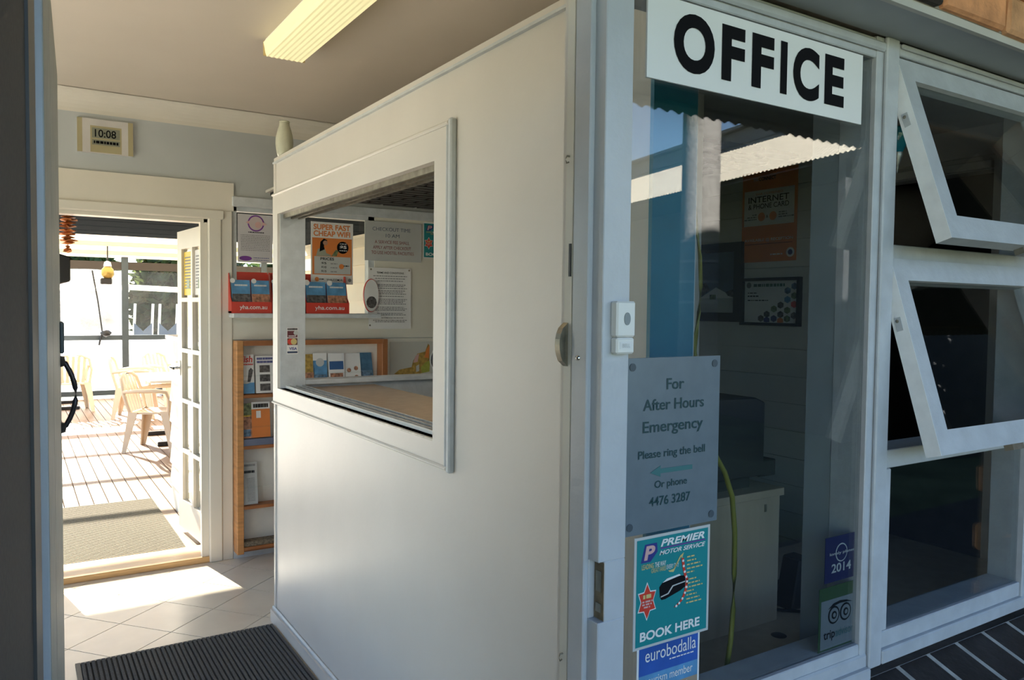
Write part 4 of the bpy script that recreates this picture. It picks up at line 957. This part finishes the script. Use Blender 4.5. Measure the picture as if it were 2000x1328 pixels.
def bus_poster(s):
    s.rect('teal_field', .03, .025, .97, .975, TEALP)
    s.poly('logo_shield', [(.08, .77), (.20, .77), (.29, .85), (.28, .93), (.13, .93)], INKBLUE, 2); s.text('P', .13, .79, .25, .915, PINK, 3, .04, .03)
    s.text('PREMIER', .34, .885, .93, .95, PWHITE, 3, .03, .03); s.rect('stripe', .33, .865, .93, .875, PURPLE, 2); s.text('MOTOR SERVICE', .32, .81, .92, .85, PWHITE, 3, .02, .02)
    s.text('LEADING', .09, .71, .24, .755, GOLD, 3, .01); s.text('THE WAY', .255, .71, .40, .755, PWHITE, 3, .01); s.text('GREAT FARES', .21, .665, .40, .705, GOLD, 3); s.text('EVERY DAY', .41, .67, .57, .71, PWHITE, 3)
    s.poly('arrow', [(.43, .655), (.45, .64), (.50, .632), (.60, .76), (.61, .735), (.635, .79), (.585, .765), (.50, .66), (.46, .655)], GOLD, 3)
    pts = [(.62, .74), (.63, .69), (.64, .64), (.66, .58), (.685, .54), (.68, .49), (.67, .44), (.645, .39), (.605, .345), (.56, .32), (.53, .305)]
    for i in range(len(pts)-1):
        (u0, v0), (u1, v1) = pts[i], pts[i+1]; s.poly('route_dash', [(u0-.016, v0), (u0+.016, v0), (u1+.016, v1), (u1-.016, v1)], RED, 3); s.disc('route_stop', (u0+u1)/2, (v0+v1)/2, .013, PWHITE, 4, 10)
    s.poly('bus_body', [(.33, .43), (.32, .52), (.36, .555), (.55, .585), (.66, .575), (.66, .47), (.60, .445), (.40, .40), (.35, .40)], INK, 2); s.poly('bus_roof', [(.36, .555), (.42, .585), (.58, .60), (.60, .585), (.55, .58)], PWHITE, 3); s.poly('bus_stripe', [(.34, .425), (.44, .44), (.50, .50), (.66, .515), (.66, .525), (.49, .51), (.43, .45), (.34, .435)], PGREY, 3)
    st = []
    for i in range(12):
        r = .14 if i % 2 == 0 else .085; t = math.pi/2+i*math.pi/6; st.append((.165+r*math.cos(t)*.85, .42+r*math.sin(t)*1.1))
    s.poly('star_edge', [(.165+(u-.165)*1.12, .42+(v-.42)*1.12) for u, v in st], PWHITE, 2); s.poly('star', st, RED, 3); s.lines([(.45, .035, .11, .22)], GOLD, 4); s.lines([(.415, .015, .10, .23), (.39, .015, .10, .22), (.365, .015, .12, .2)], PINK, 4)
    s.lines([(.735-.036*i-(.03 if i > 4 else 0), .012, .68, .68+.1+.16*((i*5) % 4)/4) for i in range(12)], GOLD, 3, 'destinations', 12)
    s.text('BOOK HERE', .08, .07, .87, .155, PWHITE, 3, .03)
s = sheetY('bus_poster', 826, 434, 893, 507, YB-.014, PWHITE, 'teal bus booking poster on the back wall beside the checkout sign', 'poster'); bus_poster(s)
# oval plate behind the terms notice
c = onY(727, 577, YB-.05); pl = thing('oval_plaque', (c.x, YB-.05, c.z-.12), 'white oval plaque with a red rim behind the terms notice', 'plaque')
b = B(); 
def oval(r0, r1, y, n=24): return [(c.x+r0*math.cos(2*math.pi*i/n), y, c.z+r1*math.sin(2*math.pi*i/n)) for i in range(n)]
make('plate', B().prism(oval(.05, .105, YB-.04), (0, .02, 0)), PWHITE, pl); make('rim', B().prism(oval(.054, .11, YB-.032), (0, .012, 0)), RED, pl)
make('picture', B().prism([(x, YB-.041, z-.045) for x, _, z in [(c.x+.036*math.cos(t*.5), 0, c.z+.04*math.sin(t*.5)) for t in range(13)]], (0, .001, 0)), PHOTO, pl)
# world map
s = sheetY('map_poster', 762, 668, 905, 745, YB-.014, mat('map_paper', (.56, .55, .50), .5, .02), 'pale map poster with orange and green lands behind the counter', 'map')
for pts, m in (([(.05, .25), (.12, .35), (.28, .4), (.30, .55), (.36, .72), (.46, .76), (.5, .95), (.52, .9), (.52, .3), (.4, .24), (.2, .2)], MATS_Y), ([(.42, .25), (.52, .28), (.53, .55), (.46, .5), (.40, .38)], mat('print_lime', (.36, .38, .06), .5, .2, 30)), ([(.3, .5), (.36, .52), (.38, .72), (.33, .66)], PINK), ([(.34, .28), (.38, .3), (.38, .46), (.34, .42)], PGREY), ([(.45, .62), (.51, .6), (.52, .92), (.48, .82)], ORANGE)): s.poly('land', pts, m, 2 if m is MATS_Y else 3)
# black dish beside the map
c = onY(866, 703, YB-.05); fn_ = thing('wall_dish', (c.x, YB-.03, c.z-.09), 'round black dish with a pale rim on the back wall beside the map', 'dish')
make('dish', B().lathe((c.x, YB-.014, c.z), [(0, -.03), (.05, -.028), (.085, -.012), (.088, 0)], 24, 'y'), BLACK, fn_); make('rim', B().lathe((c.x, YB-.014, c.z), [(.086, -.012), (.092, -.006), (.092, 0)], 24, 'y'), PGREY, fn_)
# card decal on the hatch reveal
s = sheetY('card_decal', 560, 640, 582, 691, OY1-.007, PWHITE, 'payment card decal on the hatch post', 'decal', thick=.0006)
s.rect('header', .05, .91, .95, .98, PHOTO); s.rect('card', .05, .63, .95, .88, mat('print_maroon', (.14, .03, .04), .4)); s.disc('card_spot', .8, .80, .2, PGREY, 2); s.lines([(.665, .035, .15, .8)], PWHITE, 2)
s.rect('card', .05, .34, .95, .60, mat('print_umber', (.12, .05, .03), .4)); s.disc('card_circle', .34, .47, .27, RED, 2); s.disc('card_circle', .62, .47, .27, GOLD, 3)
s.text('VISA', .2, .15, .9, .26, INKBLUE, 2, .03); s.rect('card_band', .05, .03, .95, .10, mat('print_slate', (.04, .06, .12), .4))

# ================================================================== OFFICE OBJECTS
dz = .72
ok = thing('office_desk', (1.9, 1.45, 0), 'pale wood-look office desk behind the window', 'desk')
bx('desk_top', LAM, ok, XP1+.03, 2.75, 1.14, 1.78, dz-.03, dz, bevel=.002)
for x in (XP1+.05, 2.70): bx('side_panel', LAM, ok, x, x+.03, 1.16, 1.76, 0, dz-.03)
bx('modesty_panel', LAM, ok, XP1+.08, 2.70, 1.70, 1.72, .25, dz-.03)
g = onZ(1521, 1240, dz+.001); make('cable_grommet', B().lathe((g.x, g.y, dz), [(.0, .002), (.016, .002), (.02, .0)], 16), BLACK, ok)
hx1 = onY(1520, 1080, 1.36).x; hzt = onY(1460, 962, 1.36).z
ht = thing('desk_hutch', (hx1-.2, 1.45, dz), 'pale wood-look hutch standing on the office desk', 'hutch')
bx('top_board', LAM, ht, XP1+.06, hx1+.006, 1.35, 1.62, hzt-.02, hzt, bevel=.001)
bx('front_panel', LAM, ht, XP1+.07, hx1, 1.36, 1.376, dz, hzt-.021); bx('side_panel', LAM, ht, hx1-.018, hx1, 1.376, 1.61, dz, hzt-.021); bx('side_panel', LAM, ht, XP1+.07, XP1+.088, 1.376, 1.61, dz, hzt-.021)
p = onY(1495, 992, 1.3599); make('keyhole', B().box(p.x-.004, p.x+.004, 1.3585, 1.3601, p.z-.01, p.z+.01), OLDMETAL, ht)
# printer / monitor on the hutch
a, c = onY(1392, 778, 1.40), onY(1483, 940, 1.40); mz = hzt
mo = thing('computer_monitor', ((a.x+c.x)/2, 1.45, mz), 'dark back of a bulky computer monitor on the hutch', 'monitor')
DKG = mat('charcoal_plastic', (.02, .021, .023), .5, .1)
x0, x1 = a.x-.06, c.x; zt_ = onY(1430, 774, 1.40).z
make('casing', B().prism([(x0, 1.385, mz+.03), (x1-.005, 1.385, mz+.03), (x1, 1.385, mz+.05), (x1, 1.385, zt_-.02), (x1-.04, 1.385, zt_-.005), (x0, 1.385, zt_)], (0, .16, 0)), DKG, mo, bevel=.004)
make('stand', B().box(x0+.02, x1-.04, 1.40, 1.56, mz, mz+.03), DKG, mo); make('side_unit', B().box(x1, onY(1504, 910, 1.42).x, 1.40, 1.47, onY(1500, 925, 1.42).z, onY(1500, 894, 1.42).z), DKG, mo, bevel=.003)
# telephone
p = onZ(1556, 1180, dz); ph = thing('telephone', (p.x, p.y, dz), 'black cordless telephone on the office desk', 'telephone')
make('cradle', B().prism([(p.x-.02, p.y-.05, dz), (p.x+.10, p.y-.05, dz), (p.x+.10, p.y-.05, dz+.02), (p.x+.02, p.y-.05, dz+.05), (p.x-.02, p.y-.05, dz+.05)], (0, .12, 0)), DKG, ph, bevel=.003)
make('handset', B().obox((p.x-.06, p.y-.03, dz+.0), (.05, 0, 0), (0, .06, .0), (.03, .0, .14)), BLACK, ph, bevel=.004)
make('screen', B().obox((p.x+.045, p.y-.045, dz+.042), (.04, 0, -.012), (0, .025, 0), (0, 0, .002)), mat('dim_lcd', (.12, .14, .15), .2), ph)
p = onZ(1540, 1230, dz); make('desk_cable', B().tube([onZ(1512, 1190, dz+.006), onZ(1575, 1195, dz+.006), onZ(1602, 1225, dz+.006), onZ(1612, 1262, dz+.006)], .004, 6), BLACK, label='black cable trailing over the office desk', cat='cable')
p = onY(1520, 1000, 1.5); make('paper_sheet', B().obox((hx1+.001, 1.40, dz+.12), (.0006, 0, 0), (.0, .08, .0), (.004, 0, .14)), PWHITE, label='white sheet of paper leaning on the side of the hutch', cat='paper')
# yellow cable
YC = mat('yellow_cable', (.22, .20, .025), .45, .1)
path = [(1360, 880), (1395, 885), (1415, 922), (1430, 970), (1435, 1040), (1434, 1120), (1432, 1190), (1427, 1250), (1418, 1312)]
make('yellow_cable', B().tube([onY(x, y, 1.12) for x, y in path], .0055, 8), YC, label='yellow cable hanging down in front of the desk hutch', cat='cable')
def ycab(path, label, y): make('yellow_cable', B().tube([onY(px, py, y+.01*math.sin(i*2.)) for i, (px, py) in enumerate(path)], .0045, 8), YC, label=label, cat='cable')
ycab([(1362, 720), (1357, 690), (1352, 655), (1349, 620), (1344, 560), (1340, 500), (1342, 450), (1346, 330), (1350, 195)], 'left strand of twisted yellow cable behind the metal sign', 1.22)
ycab([(1350, 720), (1356, 690), (1360, 650), (1365, 610), (1369, 560), (1367, 500), (1360, 440), (1357, 400), (1356, 300), (1356, 195)], 'right strand of twisted yellow cable behind the metal sign', 1.23)
# posters on the office wall
s = sheetX('internet_poster', 1452, 340, 1555, 508, XR-.002, ORANGE, 'orange internet and phone card poster on the office wall', 'poster', thick=.0015)
s.rect('white_panel', .04, .40, .95, .79, PWHITE); s.text('YHA', .2, .89, .30, .93, PGREY, 2, .01); s.text('CONNECT', .31, .89, .62, .93, INK, 2, .02); s.text('YHA COMBINED', .25, .735, .75, .76, ORANGE, 3); s.text('INTERNET', .12, .655, .86, .72, INK, 3, .01); s.text('& PHONE CARD', .12, .585, .86, .64, INK, 3, .01)
s.disc('badge', .37, .495, .065, ORANGE, 3); s.disc('badge', .58, .495, .065, ORANGE, 3); s.text('&', .455, .48, .495, .51, INK, 3); s.lines([(.515, .014, .2, .28), (.49, .014, .1, .28), (.465, .014, .05, .28), (.52, .014, .68, .82), (.495, .014, .68, .84), (.47, .014, .68, .95)], INKGREY, 3)
s.text('AVAILABLE @ RECEPTION', .06, .22, .94, .26, PWHITE, 2, .01); s.rect('rule', .07, .195, .93, .20, INK, 2); s.disc('roundel', .90, .09, .07, PWHITE, 2); s.disc('roundel_figure', .90, .09, .04, INKBLUE, 3); s.lines([(.07, .014, .55, .78)], PWHITE)
def framed(name, px0, py0, px1, py1, label, inner, bw=.03):
    a, c = onX(px0, py0, XR-.02), onX(px1, py1, XR-.02); r = thing(name, (XR-.01, (a.y+c.y)/2, c.z), label, 'picture frame', 'framed pictures on the office wall')
    for y0, y1, z0, z1 in ((c.y, c.y+bw, c.z, a.z), (a.y-bw, a.y, c.z, a.z), (c.y+bw, a.y-bw, c.z, c.z+bw), (c.y+bw, a.y-bw, a.z-bw, a.z)): bx('frame', BLACK, r, XR-.025, XR, y0, y1, z0, z1)
    return Sheet(name, (XR-.004, a.y-bw, c.z+bw), (0, -1, 0), (0, 0, 1), a.y-c.y-2*bw, a.z-c.z-2*bw, inner, parent=r, thick=.001, part='print')
s = framed('framed_photograph', 1325, 482, 1446, 629, 'black framed photograph of a white house under a dark blue sky', mat('print_dusk_sky', (.10, .15, .22), .4, .2, 6), .045)
s.rect('house_wall', 0, 0, 1, .24, PGREY, 1); s.poly('house_roof', [(.3, .24), (.62, .42), (1, .24)], PWHITE, 2); s.poly('trees', [(0, .3), (.2, .45), (.42, .5), (.5, .38), (.3, .24), (0, .24)], PHOTO, 1); s.poly('trees', [(.8, .34), (1, .4), (1, .24), (.85, .28)], PHOTO, 3); s.rect('house_window', .5, .22, .62, .30, PHOTOG, 3)
s = framed('framed_certificate', 1447, 544, 1560, 638, 'thin black framed certificate with coloured hexagons', PWHITE, .014)
s.lines([(.86, .07, .17, .75)], mat('print_dark_green', (.03, .12, .08), .5), seed=2); s.disc('crest', .08, .9, .045, INKGREY, 2); s.lines([(.70, .02, .06, .24), (.62, .03, .06, .28), (.52, .025, .06, .45)], INK)
HX = [(.22, .10, PHOTO), (.33, .06, INKBLUE), (.33, .20, PHOTO), (.46, .10, mat('print_indigo', (.06, .07, .2), .5)), (.58, .2, PHOTO), (.58, .05, ORANGE), (.70, .1, PHOTOG), (.70, .3, PHOTOG), (.46, .33, PHOTOG), (.58, .42, PHOTO), (.70, .55, SKYB), (.70, .76, PHOTOB), (.82, .44, RED), (.82, .64, PHOTOG), (.82, .86, PHOTOB), (.82, .18, PHOTO)]
for u0, v0, m in HX: s.poly('hexagon', [(min(.995, u0+.1+.062*math.cos(t)), max(.005, min(.99, v0+.062*1.35*math.sin(t)))) for t in [math.pi/6+k*math.pi/3 for k in range(6)]], m, 2)
# blue glass hanging lamp
c = onY(1754, 270, 1.30); lp = thing('blue_lamp', (c.x, 1.30, c.z-.1), 'blue glass hanging lamp with pewter ends behind the open window', 'lamp')
BG = mat('blue_lamp_glass', (.02, .22, .32), .15, .2, 20, coat=.5); PEW = mat('pewter', (.35, .34, .32), .4, .4, 60, metal=.8)
make('top', B().lathe(c, [(0, .065), (.006, .06), (.008, .05), (.022, .032), (.030, .028)], 16), PEW, lp); make('bowl', B().lathe(c, [(.030, .028), (.033, .015), (.030, 0), (.020, -.025), (.013, -.04)], 18), BG, lp); make('finial', B().lathe(c, [(.014, -.04), (.015, -.05), (.009, -.065), (.004, -.085), (0, -.1)], 14), PEW, lp)
make('hanging_wire', B().tube([c+Vector((0, 0, .06)), (c.x, c.y, 2.234)], .0015, 5), OLDMETAL, lp)
# paper lantern in the inner room
c = onY(1762, 432, 2.1); k = 3.75/c.x; c = Vector((c.x*k, c.y*k, (c.z-EYE)*k+EYE)); pl_ = thing('paper_lantern', (c.x, c.y, c.z-.17), 'ribbed paper lantern hanging in the dim inner room', 'lantern')
prf = []
for i in range(33): t = -math.pi/2+math.pi*i/32; prf.append((.185*math.cos(t)*(1 if i % 2 else .975)+.001, .175*math.sin(t)))
make('shade', B().lathe(c, prf, 28), mat('rice_paper', (.40, .38, .34), .8), pl_); make('cord', B().tube([c+Vector((0, 0, .17)), (c.x, c.y, 2.6)], .004, 5), BLACK, pl_)

# ================================================================== SIGNS ON THE WINDOW AND POST
YG = GY-.004
a, c = onY(1260, 146.7, YG), onY(1678.3, 247.6, YG); t_ = onY(1678, 104, YG)
z0, z1 = (a.z+c.z)/2, min(t_.z, GZ1-.003)
s = Sheet('office_sign', (a.x, YG, z0), (1, 0, 0), (0, 0, 1), c.x-a.x, z1-z0, mat('sign_white', (.82, .83, .84), .3, .02), 'white OFFICE sign with black capital letters at the top of the window', 'sign', thick=.004, part='board')
for ch, x0p, x1p in (('O', 1311, 1391), ('F', 1405, 1450), ('F', 1464, 1507), ('I', 1520, 1533), ('C', 1545, 1596), ('E', 1607, 1645)):
    u0, u1 = [(onY(q, 150, YG).x-s.O.x)/s.w for q in (x0p, x1p)]; e = .03 if ch in 'OC' else 0
    s.text(ch, u0, .175-e*.5, u1, .87+e*.3, INK, 2, .045)
AH = mat('brushed_sign_metal', (.17, .21, .25), .3, .06, 30, metal=.25)
a, c = onY(1222, 700, YG-.004), onY(1399, 1015, YG-.004); z1 = onY(1234, 700, YG-.004).z
s = Sheet('after_hours_sign', (a.x, YG, c.z), (1, 0, 0), (0, 0, 1), c.x-a.x, z1-c.z, AH, 'grey metal after hours emergency sign fixed beside the post', 'sign', thick=.005, part='plate')
DG = mat('print_dark_green_ink', (.012, .05, .06), .4, 0); TG = mat('print_arrow_teal', (.05, .16, .17), .4, 0)
def ahu(px): return (onY(px, 850, YG-.004).x-s.O.x)/s.w
for t, p0, p1, v0, v1 in (('For', 1299, 1333, .815, .88), ('After Hours', 1254, 1372, .70, .765), ('Emergency', 1254, 1371, .555, .64), ('Please ring the bell', 1246, 1376, .415, .475), ('Or phone', 1279, 1342, .24, .295), ('4476 3287', 1269, 1349, .15, .205)): s.text(t, ahu(p0), v0, ahu(p1), v1, DG, 2, .012)
s.poly('arrow', [(ahu(1270), .345), (ahu(1290), .38), (ahu(1290), .362), (ahu(1352), .362), (ahu(1352), .335), (ahu(1290), .335), (ahu(1290), .315)], TG, 2)
for u0, v0 in ((.065, .95), (.935, .955), (.93, .045), (.06, .05)): s.disc('bolt', u0, v0, .03, mat('bolt_cap', (.06, .08, .10), .4), 3); 
s = sheetY('bus_sticker', 1238, 1052, 1381, 1229, YG, PGREY, 'teal bus company BOOK HERE sticker below the metal sign', 'sticker', thick=.002); bus_poster(s)
a, c = onY(1244, 1240, YG), onY(1366, 1222, YG)
s = Sheet('tourism_sticker', (a.x, YG, c.z-.178), (1, 0, 0), (0, 0, 1), c.x-a.x, .178, PWHITE, 'blue and sand tourism member sticker at the foot of the window', 'sticker', thick=.001)
s.rect('sky_band', .03, .66, .97, .985, mat('print_royal_blue', (.03, .10, .40), .4, .3, 8)); s.rect('sea_band', .03, .50, .97, .66, SKYB); s.rect('sand_band', .03, .02, .97, .50, mat('print_sand', (.32, .25, .18), .5, .2, 10)); s.disc('white_curve', .85, .18, .38, PWHITE, 2, ry=.26)
s.text('eurobodalla', .12, .79, .93, .92, PWHITE, 3, 0); s.lines([(.75, .012, .5, .9)], PWHITE, 3); s.text('tourism member', .12, .555, .88, .64, PWHITE, 3); s.text('2014 - 2015', .2, .40, .80, .48, PWHITE, 3, .02)
YI = GY+.009
s = sheetY('guide_sticker', 1612, 1052, 1669, 1124, YI, mat('print_navy_sticker', (.01, .014, .09), .4), 'navy 2014 guide sticker near the right edge of the window', 'sticker', thick=.001)
s.disc('ring', .52, .62, .19, PGREY, 1); s.disc('ring_centre', .52, .62, .165, MATS['print_navy_sticker'], 2); s.text('lonely planet', .12, .58, .93, .66, PGREY, 4, .02); s.text('2014', .2, .2, .84, .40, PGREY, 2, .02)
s = sheetY('travel_sticker', 1600, 1152, 1672, 1252, YI, mat('print_sticker_green', (.03, .08, .025), .5), 'white travel review sticker with owl eyes and a green band', 'sticker', thick=.001)
s.rect('white_field', .05, .05, .95, .80, mat('print_cool_white', (.22, .24, .26), .4))
for u0 in (.37, .67):
    s.disc('eye_ring', u0, .55, .145, INK, 2); s.disc('eye_white', u0, .55, .115, MATS['print_cool_white'], 3); s.disc('eye_ring', u0, .55, .065, INK, 4); s.disc('eye_centre', u0, .55, .035, MATS['print_cool_white'], 5)
s.poly('brow', [(.22, .66), (.35, .73), (.52, .75), (.70, .73), (.85, .68), (.70, .70), (.52, .71), (.36, .69)], INK, 3); s.text('trip', .12, .16, .40, .33, INK, 3, .01); s.text('advisor', .42, .2, .88, .33, TG, 3)
# door bell
a, c = onY(1193, 588, YF), onY(1240, 690, YF); bz0, bz1 = onY(1214, 692, YF-.02).z, onY(1214, 588, YF-.02).z
bl = thing('door_bell', ((a.x+c.x)/2, YF, bz0), 'white plastic door bell button on the post', 'door bell')
x0, x1 = onY(1199, 640, YF-.01).x, onY(1242, 640, YF-.018).x
make('housing', B().box(x0, x1, YF-.018, YF, bz0+.028, bz1), PLASTIC, bl, bevel=.003); make('name_cover', B().box(x0+.001, x1-.001, YF-.017, YF, bz0, bz0+.027), PLASTIC, bl, bevel=.003)
cc = Vector(((x0+x1)/2+.001, YF-.018, bz0+.058))
make('push_button', B().prism([(cc.x+.0065*math.cos(t*math.pi/10), YF-.0195, cc.z+.0105*math.sin(t*math.pi/10)) for t in range(20)], (0, .002, 0)), mat('grey_button', (.25, .28, .29), .4), bl)
s = Sheet('name_plate', (x0+.007, YF-.017, bz0+.008), (1, 0, 0), (0, 0, 1), x1-x0-.014, .012, PWHITE, parent=bl, thick=.0006, part='name_plate'); s.text('BELL', .2, .25, .8, .75, PGREY, 2)
